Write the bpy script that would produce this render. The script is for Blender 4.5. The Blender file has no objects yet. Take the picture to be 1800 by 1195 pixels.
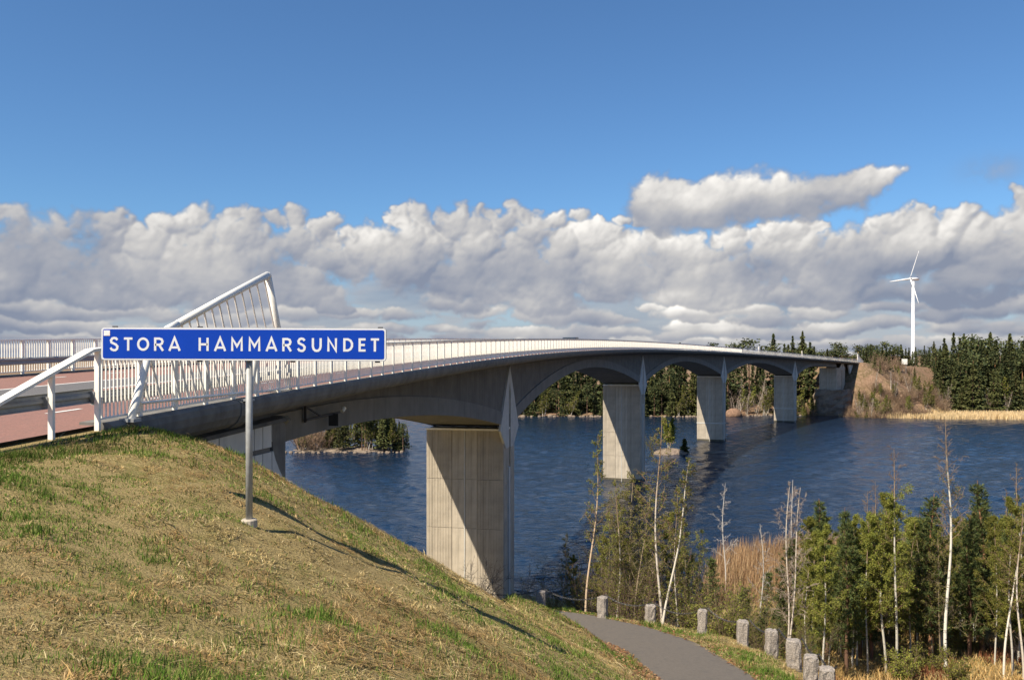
import bpy, math, random
import numpy as np
from mathutils import Vector, Matrix
random.seed(7)
RNG = np.random.default_rng(7)
SC = bpy.context.scene
COL = SC.collection
EYE = 18.2                      # eye height over the water (m); water surface is z = 0

# ------------------------------------------------------------------ camera, sky, sun, exposure
cd = bpy.data.cameras.new('camera'); cam = bpy.data.objects.new('camera', cd); COL.objects.link(cam)
cam.location = (0, 0, EYE); cam.rotation_euler = (math.radians(90), 0, 0)
cd.sensor_width = 36; cd.lens = 30; cd.shift_y = 37.5/1800
cd.clip_start = 0.1; cd.clip_end = 20000
SC.camera = cam
SUN_EL, SUN_AZ = 49.0, 46.0     # elevation; heading the light travels towards, clockwise from +Y
az, el = math.radians(SUN_AZ), math.radians(SUN_EL)
SUND = Vector((math.sin(az)*math.cos(el), math.cos(az)*math.cos(el), -math.sin(el)))
sl = bpy.data.lights.new('sun', 'SUN'); sl.energy = 5.0; sl.angle = math.radians(0.5); sl.color = (1, .90, .73)
sun = bpy.data.objects.new('sun', sl); COL.objects.link(sun)
sun.rotation_euler = SUND.to_track_quat('-Z', 'Y').to_euler(); sun.location = (-40, -40, 90)
SC.view_settings.view_transform = 'Standard'; SC.view_settings.look = 'None'
SC.view_settings.exposure = 0.74; SC.view_settings.gamma = 1; SC.view_settings.use_curve_mapping = False

class NT:
    """tiny expression helper over a node tree"""
    def __init__(s, tree): s.t = tree; s.n = tree.nodes; s.l = tree.links
    def new(s, kind, **kw):
        n = s.n.new(kind)
        for k, v in kw.items(): setattr(n, k, v)
        return n
    def set(s, sock, v):
        if hasattr(v, 'is_output') or isinstance(v, bpy.types.NodeSocket): s.l.new(v, sock)
        else:
            if hasattr(sock.default_value, '__len__') and not hasattr(v, '__len__'): v = [v]*len(sock.default_value)
            if hasattr(sock.default_value, '__len__') and len(sock.default_value) == 4 and len(v) == 3: v = (*v, 1)
            sock.default_value = v
    def m(s, op, a, b=None, c=None, clamp=False):
        n = s.new('ShaderNodeMath', operation=op, use_clamp=clamp)
        for i, v in enumerate((a, b, c)):
            if v is not None: s.set(n.inputs[i], v)
        return n.outputs[0]
    def ss(s, x, a, b, lo=0., hi=1.):
        n = s.new('ShaderNodeMapRange', interpolation_type='SMOOTHSTEP')
        for i, v in enumerate((x, a, b, lo, hi)): s.set(n.inputs[i], v)
        return n.outputs[0]
    def lin(s, x, a, b, lo=0., hi=1.):
        n = s.new('ShaderNodeMapRange')
        for i, v in enumerate((x, a, b, lo, hi)): s.set(n.inputs[i], v)
        return n.outputs[0]
    def mix(s, f, a, b, mode='MIX'):
        n = s.new('ShaderNodeMix', data_type='RGBA', blend_type=mode)
        s.set(n.inputs[0], f); s.set(n.inputs[6], a); s.set(n.inputs[7], b)
        return n.outputs[2]
    def noise(s, vec, scale, detail=4, rough=.5, dist=0., out=0):
        n = s.new('ShaderNodeTexNoise')
        if vec is not None: s.l.new(vec, n.inputs['Vector'])
        n.inputs['Scale'].default_value = scale; n.inputs['Detail'].default_value = detail
        n.inputs['Roughness'].default_value = rough; n.inputs['Distortion'].default_value = dist
        return n.outputs[out]
    def comb(s, x, y, z):
        n = s.new('ShaderNodeCombineXYZ')
        for i, v in enumerate((x, y, z)): s.set(n.inputs[i], v)
        return n.outputs[0]
    def vadd(s, a, b, op='ADD'):
        n = s.new('ShaderNodeVectorMath', operation=op); s.set(n.inputs[0], a); s.set(n.inputs[1], b)
        return n.outputs[0]

def cloud_map(W=6144, HT=300):
    """cumulus rows round the whole horizon: columns = heading (0..2pi), rows = tangent of elevation; returns brightness and cover"""
    PPR = W/(2*math.pi); r = np.random.default_rng(4)
    yy, xx = np.mgrid[0:HT, 0:W].astype(np.float32)
    def fbm(f, octv, seed, sy=1., rough=.5):
        out = np.zeros((HT, W), np.float32); amp = 1.; tot = 0.; n = int(round(f*2*math.pi))
        for o in range(octv):
            n_ = n*2**o; step = W/n_; rows = int(HT*sy/step)+3
            if step < 1.2: break
            g = np.random.default_rng(seed*31+o).random((rows, n_)).astype(np.float32)
            fx = np.arange(W)/step; xi = fx.astype(int) % n_; tx = (fx-np.floor(fx)).astype(np.float32); tx = tx*tx*(3-2*tx)
            fy = np.arange(HT)*sy/step; yi = fy.astype(int); ty = (fy-yi).astype(np.float32); ty = ty*ty*(3-2*ty)
            row = g[:, xi]*(1-tx)+g[:, (xi+1) % n_]*tx
            out += amp*(row[yi]*(1-ty)[:, None]+row[yi+1]*ty[:, None]); tot += amp; amp *= rough
        return out/tot
    sst = lambda x, a, b: (lambda t: t*t*(3-2*t))(np.clip((x-a)/(b-a), 0, 1))
    w1, w2 = fbm(14, 4, 1)-.5, fbm(14, 4, 2)-.5; d1, d2 = fbm(34, 5, 3, 1., .6)-.5, fbm(34, 5, 5, 1., .6)-.5
    det = fbm(26, 6, 6, 1., .62)-.5; mid = fbm(11, 5, 17, 1.3, .55)-.5; big = fbm(5, 3, 7)-.5; strk = fbm(9, 6, 8, 4.5, .55)-.5
    B = np.zeros((HT, W), np.float32); A = np.zeros((HT, W), np.float32)
    L = np.array((-.46, .66, .60)); L = L/np.linalg.norm(L)
    def comp(b, a):
        nonlocal B, A
        B = B*(1-a)+b*a; A = A*(1-a)+a
    def row(puffs, flat, warp, base, bfade, detail, gain, lo, hi, hazeb=0., soft=.42, rim=.08):
        """puffs: (u px, v px, radius px, nearness)"""
        F = np.full((HT, W), -1., np.float32); Z = np.full((HT, W), -99., np.float32)
        WX = xx+w1*warp*flat+d1*warp*1.1*flat; WY = yy+w2*warp+d2*warp*1.1
        for (u, v, q, z0) in puffs:
            m = int(q*flat+warp*.8*flat+3); n = int(q+warp*.8+3); y0, y1 = max(0, int(v)-n), min(HT, int(v)+n+1)
            if y1 <= y0: continue
            xs = np.arange(int(u)-m, int(u)+m+1) % W
            dx = (WX[y0:y1][:, xs]-u); dx = (dx+W/2) % W-W/2; dy = WY[y0:y1][:, xs]-v
            f = 1-((dx/flat)**2+dy**2)/(q*q); z = z0+q*np.sqrt(np.clip(f, 0, 1)); z = np.where(f > 0, z, -99)
            sub = F[y0:y1]; sub[:, xs] = np.maximum(sub[:, xs], f); sub = Z[y0:y1]; sub[:, xs] = np.maximum(sub[:, xs], z)
        a = sst(F+det*1.5+mid*.5+.10, -.05, soft)
        Zs = np.where(Z < -50, 0, Z)
        for k in range(5):
            Zs = (Zs+np.roll(Zs, 1, 1)+np.roll(Zs, -1, 1)+np.vstack([Zs[:1], Zs[:-1]])+np.vstack([Zs[1:], Zs[-1:]]))/5
        Zs = Zs+det*detail
        gx = (np.roll(Zs, -1, 1)-np.roll(Zs, 1, 1))*.5/1.0; gy = np.gradient(Zs, axis=0)
        nz = 1/np.sqrt(gx*gx+gy*gy+1.1); lam = (-gx*L[0]-gy*L[1]+L[2])*nz
        b = lo+(hi-lo)*np.clip(.5+gain*(lam-.45), -.25, 1.3)
        if bfade: b = b*(1-.55*(1-sst(yy+w2*22, base, base+bfade)))
        b = b+big*.45+det*.30+mid*.85+hazeb-.05
        b = b+rim*(1-sst(F+det*1.1, .0, .55))*sst(yy, base+18, base+44)
        comp(np.clip(b, 0, 1.1), a)
    # thin grey sheet behind, then flattened rows near the horizon, farthest first
    comp(np.clip(.40+strk*1.1+big*.3, .1, 1), .80*sst(96-yy+w2*40, 0, 26)*(1-.55*sst(strk+w1*.3, .02, .2)))
    for base, top, n, q0, q1, fl in ((0, 16, 900, 2.2, 4.5, 7), (10, 30, 620, 3, 6, 6), (24, 46, 420, 4, 8, 5.2), (40, 66, 330, 5, 10.5, 4.4), (56, 88, 250, 7, 14, 3.4)):
        p = []
        for i in range(n):
            u = r.uniform(0, W); q = r.uniform(q0, q1); p.append((u, r.uniform(base+q*.5, max(base+q*.6, top-q)), q, r.uniform(-3, 3)))
        k = (base+8)/70.
        row(p, fl, 8+base*.1, base, (top-base)*.9, 3.2, .60, .30, .76, .10*(1-k)-.05, .75)
    # the big bank
    prof = 164+36*(fbm(3.2, 3, 11)[0]-.5)*2+16*(fbm(9, 3, 12)[0]-.5)*2
    th = (np.arange(W)/PPR)                                              # heading of each column
    p = []
    for i in range(2100):
        u = r.uniform(0, W); pr = prof[int(u)]; t = r.random()**.8; q = (30-18*t)*r.uniform(.6, 1.25)
        p.append((u, 86+(pr-86)*t-q*.5*t, q, r.uniform(-8, 8)+(1-t)*6))
    row(p, 1.35, 24, 88, 60, 4.5, .60, .24, .95, .02, .8, .24)
    comp(np.clip(.36+strk*.9, 0, 1), sst(92-yy+w2*26+strk*30, 0, 16)*sst(yy-70+w1*20, 0, 16)*.55)    # shaded flat bases
    # one separate long cloud above the bank, and a wisp
    def at(px): return (math.atan((px-900)/1500) % (2*math.pi))*PPR
    p = []
    for i in range(230):
        k = r.random()**1.05; px = 1172+k*375; hi = 207-1*k; lo = 147+k*k*38+5*math.sin(k*6); q = min(24, (hi-lo)*.6)*r.uniform(.7, 1.1)
        p.append((at(px), r.uniform(lo+q*.6, max(lo+q*.61, hi-q*.8)), q, r.uniform(-4, 4)))
    row(p, 1.8, 20, 158, 34, 6, .46, .34, .84, 0., .75)
    dx = (xx-at(1745))/26; dy = (yy-190)/13
    comp(.52+det*.3, .55*np.exp(-(dx*dx+dy*dy)*1.1)*sst(det+.12, -.1, .25))
    A *= 1-sst(yy, HT-40, HT-6)
    return np.clip(B, 0, 1), np.clip(A, 0, 1)
def build_world():
    w = bpy.data.worlds.new('World'); SC.world = w; w.use_nodes = True
    t = w.node_tree; t.nodes.clear(); N = NT(t)
    sky = N.new('ShaderNodeTexSky', sky_type='NISHITA', sun_disc=False)
    sky.sun_elevation = el; sky.sun_rotation = math.radians(SUN_AZ + 180)
    sky.air_density = 1.0; sky.dust_density = 0.3; sky.ozone_density = 3.5; sky.altitude = 100
    tc = N.new('ShaderNodeTexCoord'); sep = N.new('ShaderNodeSeparateXYZ'); t.links.new(tc.outputs['Generated'], sep.inputs[0])
    x, y, z = sep.outputs
    v = N.m('DIVIDE', z, N.m('SQRT', N.m('ADD', N.m('MULTIPLY', x, x), N.m('MULTIPLY', y, y))))
    u = N.m('ARCTAN2', x, y)
    B, A = cloud_map(); H, W = B.shape
    im = bpy.data.images.new('cloud_cover', W, H, float_buffer=True, is_data=True)
    px = np.ones((H, W, 4), np.float32); px[..., 0] = B; px[..., 1] = A; im.pixels.foreach_set(px.ravel()); im.update()
    tx = N.new('ShaderNodeTexImage', image=im, interpolation='Cubic', extension='REPEAT')
    vv = N.m('MINIMUM', N.m('MAXIMUM', N.m('MULTIPLY', v, W/(2*math.pi)/H), .004), .996)
    t.links.new(N.comb(N.m('DIVIDE', u, 2*math.pi), vv, 0), tx.inputs[0])
    sc = N.new('ShaderNodeSeparateColor'); t.links.new(tx.outputs[0], sc.inputs[0])
    ramp = N.new('ShaderNodeValToRGB'); t.links.new(sc.outputs[0], ramp.inputs[0])
    K = CLOUD_K; cr = ramp.color_ramp; cr.elements[0].position = .08; cr.elements[0].color = (.25*K, .29*K, .385*K, 1)
    cr.elements[1].position = .98; cr.elements[1].color = (1.12*K, 1.08*K, 1.02*K, 1)
    for p_, c_ in ((.36, (.41, .425, .475)), (.60, (.60, .59, .585)), (.80, (.84, .815, .78))):
        e_ = cr.elements.new(p_); e_.color = tuple(q*K for q in c_)+(1,)
    skyb = N.mix(1.0, sky.outputs[0], tuple(SKY_S*q for q in SKY_TINT), 'MULTIPLY')
    skyb = N.mix(N.ss(v, .10, .0, 0., .8), skyb, (.50*K, .55*K, .64*K))      # milky air behind the low cloud
    out = N.mix(sc.outputs[1], skyb, ramp.outputs[0])
    bg = N.new('ShaderNodeBackground'); t.links.new(out, bg.inputs[0]); bg.inputs[1].default_value = 1.0
    o = N.new('ShaderNodeOutputWorld'); t.links.new(bg.outputs[0], o.inputs[0])
    w.cycles.sampling_method = 'MANUAL'; w.cycles.sample_map_resolution = 512
SKY_S = 0.0615; SKY_TINT = (.74, 1.03, 1.26); CLOUD_K = .60
build_world()

# ------------------------------------------------------------------ object helpers
def tag(o, label=None, cat=None, group=None, kind=None):
    if label: o['label'] = label
    if cat: o['category'] = cat
    if group: o['group'] = group
    if kind: o['kind'] = kind
    return o
def empty(name, loc=(0, 0, 0), label=None, cat=None, group=None):
    o = bpy.data.objects.new(name, None); COL.objects.link(o); o.location = loc; o.empty_display_size = .3
    return tag(o, label, cat, group)
def link(name, me, parent=None, mat=None, loc=None):
    o = bpy.data.objects.new(name, me); COL.objects.link(o)
    if parent is not None: o.parent = parent
    if mat is not None and not me.materials: me.materials.append(mat)
    if loc is not None: o.location = loc
    return o
def copy_tree(o, parent=None):
    c = o.copy(); COL.objects.link(c)
    if parent is not None: c.parent = parent
    for ch in list(o.children): copy_tree(ch, c)
    return c
class MB:
    """collects shapes, builds ONE mesh"""
    def __init__(s): s.v = []; s.f = []
    def add(s, vs, fs):
        b = len(s.v); s.v += [tuple(p) for p in vs]; s.f += [tuple(b+i for i in f) for f in fs]; return s
    def hexa(s, p):           # 8 points: bottom 4 ccw, top 4 ccw
        return s.add(p, [(3, 2, 1, 0), (4, 5, 6, 7), (0, 1, 5, 4), (1, 2, 6, 5), (2, 3, 7, 6), (3, 0, 4, 7)])
    def box(s, a, b):
        (x0, y0, z0), (x1, y1, z1) = a, b
        return s.hexa([(x0, y0, z0), (x1, y0, z0), (x1, y1, z0), (x0, y1, z0), (x0, y0, z1), (x1, y0, z1), (x1, y1, z1), (x0, y1, z1)])
    def tube(s, pts, rad, n=8, cap=True):
        pts = [Vector(p) for p in pts]; rad = rad if hasattr(rad, '__len__') else [rad]*len(pts)
        b = len(s.v); up = None
        for i, p in enumerate(pts):
            t = (pts[min(i+1, len(pts)-1)] - pts[max(i-1, 0)]).normalized()
            if up is None: up = Vector((0, 0, 1)) if abs(t.z) < .9 else Vector((1, 0, 0))
            a = t.cross(up).normalized(); up = a.cross(t).normalized()
            for k in range(n):
                w = 2*math.pi*k/n; q = p + (a*math.cos(w) + up*math.sin(w))*rad[i]; s.v.append(tuple(q))
        for i in range(len(pts)-1):
            for k in range(n):
                k2 = (k+1) % n; s.f.append((b+i*n+k, b+i*n+k2, b+(i+1)*n+k2, b+(i+1)*n+k))
        if cap:
            s.f.append(tuple(b+k for k in range(n))[::-1]); e = b+(len(pts)-1)*n; s.f.append(tuple(e+k for k in range(n)))
        return s
    def bar(s, p, q, w, h=None, up=(0, 0, 1)):
        p, q = Vector(p), Vector(q); h = h or w; t = (q-p).normalized(); up = Vector(up)
        if abs(t.dot(up)) > .95: up = Vector((0, 1, 0))
        a = t.cross(up).normalized()*(w/2); u = a.cross(t).normalized()*(h/2)
        return s.hexa([p-a-u, p+a-u, q+a-u, q-a-u, p-a+u, p+a+u, q+a+u, q-a+u])
    def sweep(s, rings, closed=True, caps=True):
        n = len(rings[0]); b = len(s.v)
        for r in rings: s.v += [tuple(p) for p in r]
        for i in range(len(rings)-1):
            for k in range(n if closed else n-1):
                k2 = (k+1) % n; s.f.append((b+i*n+k, b+(i+1)*n+k, b+(i+1)*n+k2, b+i*n+k2))
        if caps and closed:
            s.f.append(tuple(b+k for k in range(n))); e = b+(len(rings)-1)*n; s.f.append(tuple(e+k for k in range(n))[::-1])
        return s
    def mesh(s, name, mat=None, smooth=False):
        me = bpy.data.meshes.new(name); me.from_pydata(s.v, [], s.f); me.update()
        if smooth: me.polygons.foreach_set('use_smooth', [True]*len(me.polygons))
        if mat: me.materials.append(mat)
        return me
    def build(s, name, mat, parent=None, smooth=False, loc=None):
        o = link(name, s.mesh(name, mat, smooth), parent)
        if loc is not None: o.location = loc
        return o
def np_mesh(name, V, Fc, cols=None, smooth=False, uniform=None):
    """V (n,3), Fc (m,k) all faces with k corners"""
    me = bpy.data.meshes.new(name); V = np.asarray(V, np.float32); Fc = np.asarray(Fc, np.int32)
    me.vertices.add(len(V)); me.vertices.foreach_set('co', V.ravel())
    m, k = Fc.shape; me.loops.add(m*k); me.loops.foreach_set('vertex_index', Fc.ravel())
    me.polygons.add(m); me.polygons.foreach_set('loop_start', np.arange(0, m*k, k, dtype=np.int32))
    me.update(calc_edges=True)
    if smooth: me.polygons.foreach_set('use_smooth', np.ones(m, bool))
    if cols is not None:
        a = me.attributes.new('tint', 'FLOAT_COLOR', 'POINT')
        c = np.ones((len(V), 4), np.float32); c[:, :3] = cols; a.data.foreach_set('color', c.ravel())
    me.validate(); return me

# ------------------------------------------------------------------ materials
def material(name, col, rough=.7, metal=0., var=.15, scale=3., bump=0., bscale=40., spec=.5, stain=0., two=None, coord='Object', streak=0.):
    m = bpy.data.materials.new(name); m.use_nodes = True; N = NT(m.node_tree); bs = m.node_tree.nodes['Principled BSDF']
    tc = N.new('ShaderNodeTexCoord'); v = tc.outputs[coord]
    n = N.noise(v, scale, 6, .6)
    c0 = tuple(max(0, c*(1-var)) for c in col); c1 = tuple(c*(1+var) for c in col)
    c = N.mix(N.ss(n, .3, .7), c0, c1)
    if two: c = N.mix(N.ss(N.noise(v, scale*.37, 5, .6), .5, .68), c, two)
    if stain: c = N.mix(N.m('MULTIPLY', N.ss(N.noise(v, scale*.21, 7, .65), .52, .75), stain), c, tuple(x*.35 for x in col))
    if streak:
        mp = N.new('ShaderNodeMapping'); m.node_tree.links.new(v, mp.inputs[0]); mp.inputs['Scale'].default_value = (1.6, 1.6, .06)
        c = N.mix(N.m('MULTIPLY', N.ss(N.noise(mp.outputs[0], 2.2, 6, .65), .45, .75), streak), c, tuple(x*.45 for x in col))
    N.set(bs.inputs['Base Color'], c); bs.inputs['Roughness'].default_value = rough; bs.inputs['Metallic'].default_value = metal
    bs.inputs['Specular IOR Level'].default_value = spec
    if bump:
        b = N.new('ShaderNodeBump'); b.inputs['Strength'].default_value = bump; b.inputs['Distance'].default_value = .02
        m.node_tree.links.new(N.noise(v, bscale, 5, .6), b.inputs['Height']); m.node_tree.links.new(b.outputs[0], bs.inputs['Normal'])
    return m
def tinted(name, col, rough=.8, trans=0., spec=.2):
    """leaf / blade material: base colour times the per-piece tint"""
    m = bpy.data.materials.new(name); m.use_nodes = True; N = NT(m.node_tree); bs = m.node_tree.nodes['Principled BSDF']
    a = N.new('ShaderNodeAttribute', attribute_name='tint')
    oi = N.new('ShaderNodeObjectInfo')
    c = N.mix(1.0, a.outputs['Color'], col, 'MULTIPLY')
    hs = N.new('ShaderNodeHueSaturation'); N.set(hs.inputs['Color'], c)
    N.set(hs.inputs['Value'], N.lin(oi.outputs['Random'], 0, 1, .8, 1.22)); N.set(hs.inputs['Hue'], N.lin(oi.outputs['Random'], 0, 1, .492, .508))
    N.set(bs.inputs['Base Color'], hs.outputs[0]); bs.inputs['Roughness'].default_value = rough
    bs.inputs['Specular IOR Level'].default_value = spec
    if trans:
        tr = N.new('ShaderNodeBsdfTranslucent'); N.set(tr.inputs[0], hs.outputs[0])
        mx = N.new('ShaderNodeMixShader'); mx.inputs[0].default_value = trans
        m.node_tree.links.new(bs.outputs[0], mx.inputs[1]); m.node_tree.links.new(tr.outputs[0], mx.inputs[2])
        m.node_tree.links.new(mx.outputs[0], m.node_tree.nodes['Material Output'].inputs[0])
    return m
M = {}
M['concrete'] = material('concrete', (.43, .375, .30), .85, var=.14, scale=.8, bump=.2, bscale=18, stain=.4, streak=.5)
M['concrete_pale'] = material('concrete_pale', (.52, .51, .48), .8, var=.08, scale=1.5, streak=.25)
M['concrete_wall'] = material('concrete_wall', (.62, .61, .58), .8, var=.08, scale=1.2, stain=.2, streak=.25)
M['girder'] = material('girder', (.145, .137, .124), .88, var=.16, scale=.9, bump=.15, bscale=18, stain=.3, streak=.5)  # darker than the pier concrete: the flank's shade is put into this colour
M['rib'] = material('rib', (.19, .182, .168), .88, var=.12, scale=.9, bump=.15, bscale=18, streak=.35)  # a step lighter than the webs, also darkened to stand in for shade
M['edge_beam'] = material('edge_beam', (.155, .147, .134), .85, var=.2, scale=2.2, stain=.5, streak=.5)  # concrete darkened likewise, the shade on the outer face put into its colour
M['white_paint'] = material('white_paint', (.84, .81, .74), .45, var=.05, scale=6, stain=.12)
M['algae'] = material('algae', (.075, .065, .045), .8, var=.4, scale=3)
M['galv'] = material('galv', (.33, .335, .33), .6, .2, var=.1, scale=12)
M['steel'] = material('steel', (.33, .34, .35), .55, .4, var=.15, scale=10)
M['dark'] = material('dark', (.03, .03, .035), .6)
M['red_asphalt'] = material('red_asphalt', (.235, .12, .095), .9, var=.2, scale=26, bump=.4, bscale=120, two=(.19, .11, .09))
M['grey_asphalt'] = material('grey_asphalt', (.12, .115, .115), .9, var=.2, scale=20, bump=.4, bscale=120)
M['path_asphalt'] = material('path_asphalt', (.118, .101, .085), .92, var=.12, scale=14, bump=.5, bscale=110, two=(.098, .086, .075))
M['road_paint'] = material('road_paint', (.72, .71, .68), .7, var=.1, scale=12)
M['sign_blue'] = material('sign_blue', (.003, .043, .36), .55, var=.04, scale=3, spec=.12)
M['sign_white'] = material('sign_white', (.62, .63, .66), .4, var=.03)
M['granite'] = material('granite', (.27, .235, .205), .92, var=.6, scale=38, bump=1.0, bscale=22, two=(.19, .175, .165))
M['rock'] = material('rock', (.20, .155, .115), .9, var=.3, scale=.8, bump=1, bscale=3, two=(.20, .15, .12))
M['chain'] = material('chain', (.07, .07, .075), .5, .7, var=.2)
M['car_paint'] = material('car_paint', (.03, .045, .08), .3, .3)
M['glass'] = material('glass', (.03, .04, .05), .08, 0)
M['tyre'] = material('tyre', (.02, .02, .02), .9)
M['turbine'] = material('turbine', (.78, .79, .80), .4, var=.03)
def bark_birch():
    m = bpy.data.materials.new('birch_bark'); m.use_nodes = True; N = NT(m.node_tree); bs = m.node_tree.nodes['Principled BSDF']
    tc = N.new('ShaderNodeTexCoord'); mp = N.new('ShaderNodeMapping'); m.node_tree.links.new(tc.outputs['Object'], mp.inputs[0]); mp.inputs['Scale'].default_value = (1, 1, 3.5)
    n = N.noise(mp.outputs[0], 3.5, 5, .7)
    a = N.new('ShaderNodeAttribute', attribute_name='tint')
    c = N.mix(N.ss(n, .56, .66), a.outputs['Color'], (.05, .045, .04)); N.set(bs.inputs['Base Color'], c); bs.inputs['Roughness'].default_value = .8
    return m
M['birch_bark'] = bark_birch()
M['bark'] = tinted('bark', (1, 1, 1), .9)
M['leaf'] = tinted('leaf', (1, 1, 1), .7, .35)
M['needle'] = tinted('needle', (1, 1, 1), .75, .12)
M['blade'] = tinted('blade', (1, 1, 1), .8, .25, spec=.1)

# ------------------------------------------------------------------ bridge line: s along the bridge (m), off to the right (m)
SS = np.arange(-140, 400, .25)
_h = np.radians(12.9 + 7.15/70.6*np.clip(SS, -75, 330)); _i0 = int(np.argmin(abs(SS)))
_x = np.concatenate([[0], np.cumsum(np.sin((_h[1:]+_h[:-1])/2)*.25)]); _y = np.concatenate([[0], np.cumsum(np.cos((_h[1:]+_h[:-1])/2)*.25)])
CXS, CYS = _x-_x[_i0]-.61, _y-_y[_i0]+61.2
RE, LE = 2.55, -8.65            # right and left deck edge; the girder stands between 0 and -5.8
def heading(s): return np.interp(s, SS, _h)
def edge_e(s):
    s = np.asarray(s, float); sc = np.clip(s, -60, 290)
    e = 3.21035e-08*sc**3 - 1.19631e-4*sc**2 + 2.66148e-2*sc + .445
    return e + np.clip(s+60, None, 0)*.012 - np.clip(s-290, 0, None)*.03
def sup(s): return np.interp(s, [-140, -30, 0, 56, 130, 240, 400], [.2, .2, .07, .2, .5, .75, .75])
def bp(s, off, dz=0.):
    """point on the deck plane, dz above it"""
    th = heading(s); x = np.interp(s, SS, CXS) + off*math.cos(th); y = np.interp(s, SS, CYS) - off*math.sin(th)
    return Vector((x, y, EYE + float(edge_e(s)) + float(sup(s))*(RE-off)/(RE-LE) + dz))
def bpz(s, off, z):
    p = bp(s, off); p.z = z; return p
def road_coords(X, Y):
    shp = X.shape; X = X.ravel(); Y = Y.ravel(); s = np.zeros(len(X)); o = np.zeros(len(X))
    cs, cx, cy, hh = SS[::8], CXS[::8], CYS[::8], _h[::8]
    for a in range(0, len(X), 20000):
        d = (X[a:a+20000, None]-cx)**2 + (Y[a:a+20000, None]-cy)**2; i = d.argmin(1)
        dx, dy = X[a:a+20000]-cx[i], Y[a:a+20000]-cy[i]
        s[a:a+20000] = cs[i] + dx*np.sin(hh[i]) + dy*np.cos(hh[i]); o[a:a+20000] = dx*np.cos(hh[i]) - dy*np.sin(hh[i])
    return s.reshape(shp), o.reshape(shp)

# ------------------------------------------------------------------ near ground: smooth surface through surveyed points (x, y, height relative to the eye)
CTRL = np.array([
 (0, 0, -1.72), (4, 0, -3.7), (-3, 0, -1.35), (-3.34, 10.75, -2.16), (0, 5, -2.55), (0, 10, -3.58), (4, 6, -4.7), (3.4, 14, -6.2), (0, 16, -4.85), (-1.2, 18, -4.6), (-3.0, 15, -2.88),
 (-3.4, 12.15, -2.05), (-2.82, 12.43, -2.57), (-1.70, 12.78, -3.15), (-.44, 13.2, -3.88), (.91, 13.72, -4.71), (1.4, 13.99, -5.16),
 (-6.4, 17.0, -1.58), (-5.2, 16.3, -1.90), (-4.3, 16.5, -2.36), (-3.17, 17, -3.06), (-2.4, 18, -3.9), (-1.33, 20, -5.13), (-.17, 26, -7.2), (-.1, 30, -8.5),
 (-5.4, 14.5, -1.50), (-5.9, 19, -3.0), (-4.9, 19.5, -3.8), (-3.7, 20.5, -4.95), (-2.67, 21, -5.4), (-2.0, 23, -6.7), (-1.4, 26, -8.1),
 (-7.6, 21, -3.6), (-6.3, 22.5, -4.4), (-4.6, 25, -6.4), (-3.5, 27, -7.5), (-2.2, 30, -9.0), (-.3, 35, -10.3), (-5, 35, -11.2), (-7, 26, -6.4), (-6.5, 31, -9.8), (-4, 42, -13.4), (-2, 50, -15.5), (1, 61, -17.3), (-10, 61, -17), (-10, 42, -12.5), (-15, 32, -9), (-16, 22, -5),
 (-6.9, 14.3, -1.12), (-7.3, 12, -1.16), (-7.8, 9, -1.2), (-8.6, 5, -1.22), (-6, 9, -1.3), (-6, 4, -1.2), (-4.8, 8, -1.62), (-12, -5, -1.2), (-10, 0, -1.2),
 (3.7, 21.4, -8.0), (3.4, 25.5, -8.6), (2.7, 28.7, -9.2), (1.4, 32.4, -9.8), (6.3, 22, -8.2), (5.8, 27.3, -9.0), (4.6, 30.2, -9.5), (3.2, 32.3, -9.95), (5.5, 16, -7.2),
 (1.2, 35.5, -10.41), (3.56, 33.6, -10.05), (5.15, 31.8, -9.8), (6.66, 29.9, -9.52), (7.56, 28, -9.3), (7.9, 26, -9.06), (8, 24.3, -8.73), (7.93, 22.7, -8.6), (7.8, 21.2, -8.4), (7.6, 17, -7.7),
 (1.5, 38, -11.9), (5, 35.6, -11.4), (8.4, 31.5, -10.7), (10, 27, -10.4), (10.5, 22, -9.8), (10, 16, -8.6), (15, 25, -11.4), (21.5, 42, -15), (26, 36, -13.9), (35, 42, -15.2), (15, 36, -13.9), (11, 42, -15), (7, 46, -16.2), (4, 49, -17.0), (1, 44, -14.4),
 (2, 56, -18.9), (6, 57, -19), (10, 60, -18.9), (13, 55, -17.5), (18, 60, -17.5), (19, 72, -17.7), (24, 80, -18.2), (30, 60, -17), (40, 60, -16.6), (40, 78, -17.8), (60, 60, -16.5), (60, 78, -17.9), (64, 92, -19.5), (42, 92, -20), (22, 92, -20.5), (10, 75, -20.5), (0, 75, -20.5), (-20, 75, -20.5), (60, 40, -13.5), (60, 18, -10), (30, 15, -8.5), (15, 10, -6.8), (8, 6, -5.2), (4, -8, -3), (40, -8, -6),
 (-30, 22, -4.5), (-30, 45, -14), (-40, 0, -1.6), (-26, 4, -1.4), (-40, 75, -20), (-30, -10, -1.3), (-60, 30, -8), (-60, -10, -2), (-60, 75, -21)])
def _tps(p, q):
    d2 = ((p[:, None]-q[None])**2).sum(-1)+1e-9; return d2*np.log(d2)*.5
_n = len(CTRL); _K = np.zeros((_n+3, _n+3)); _K[:_n, :_n] = _tps(CTRL[:, :2], CTRL[:, :2]) + np.eye(_n)*.6
_K[:_n, _n] = 1; _K[:_n, _n+1:] = CTRL[:, :2]; _K[_n, :_n] = 1; _K[_n+1:, :_n] = CTRL[:, :2].T
_W = np.linalg.solve(_K, np.r_[CTRL[:, 2], 0, 0, 0])
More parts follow.
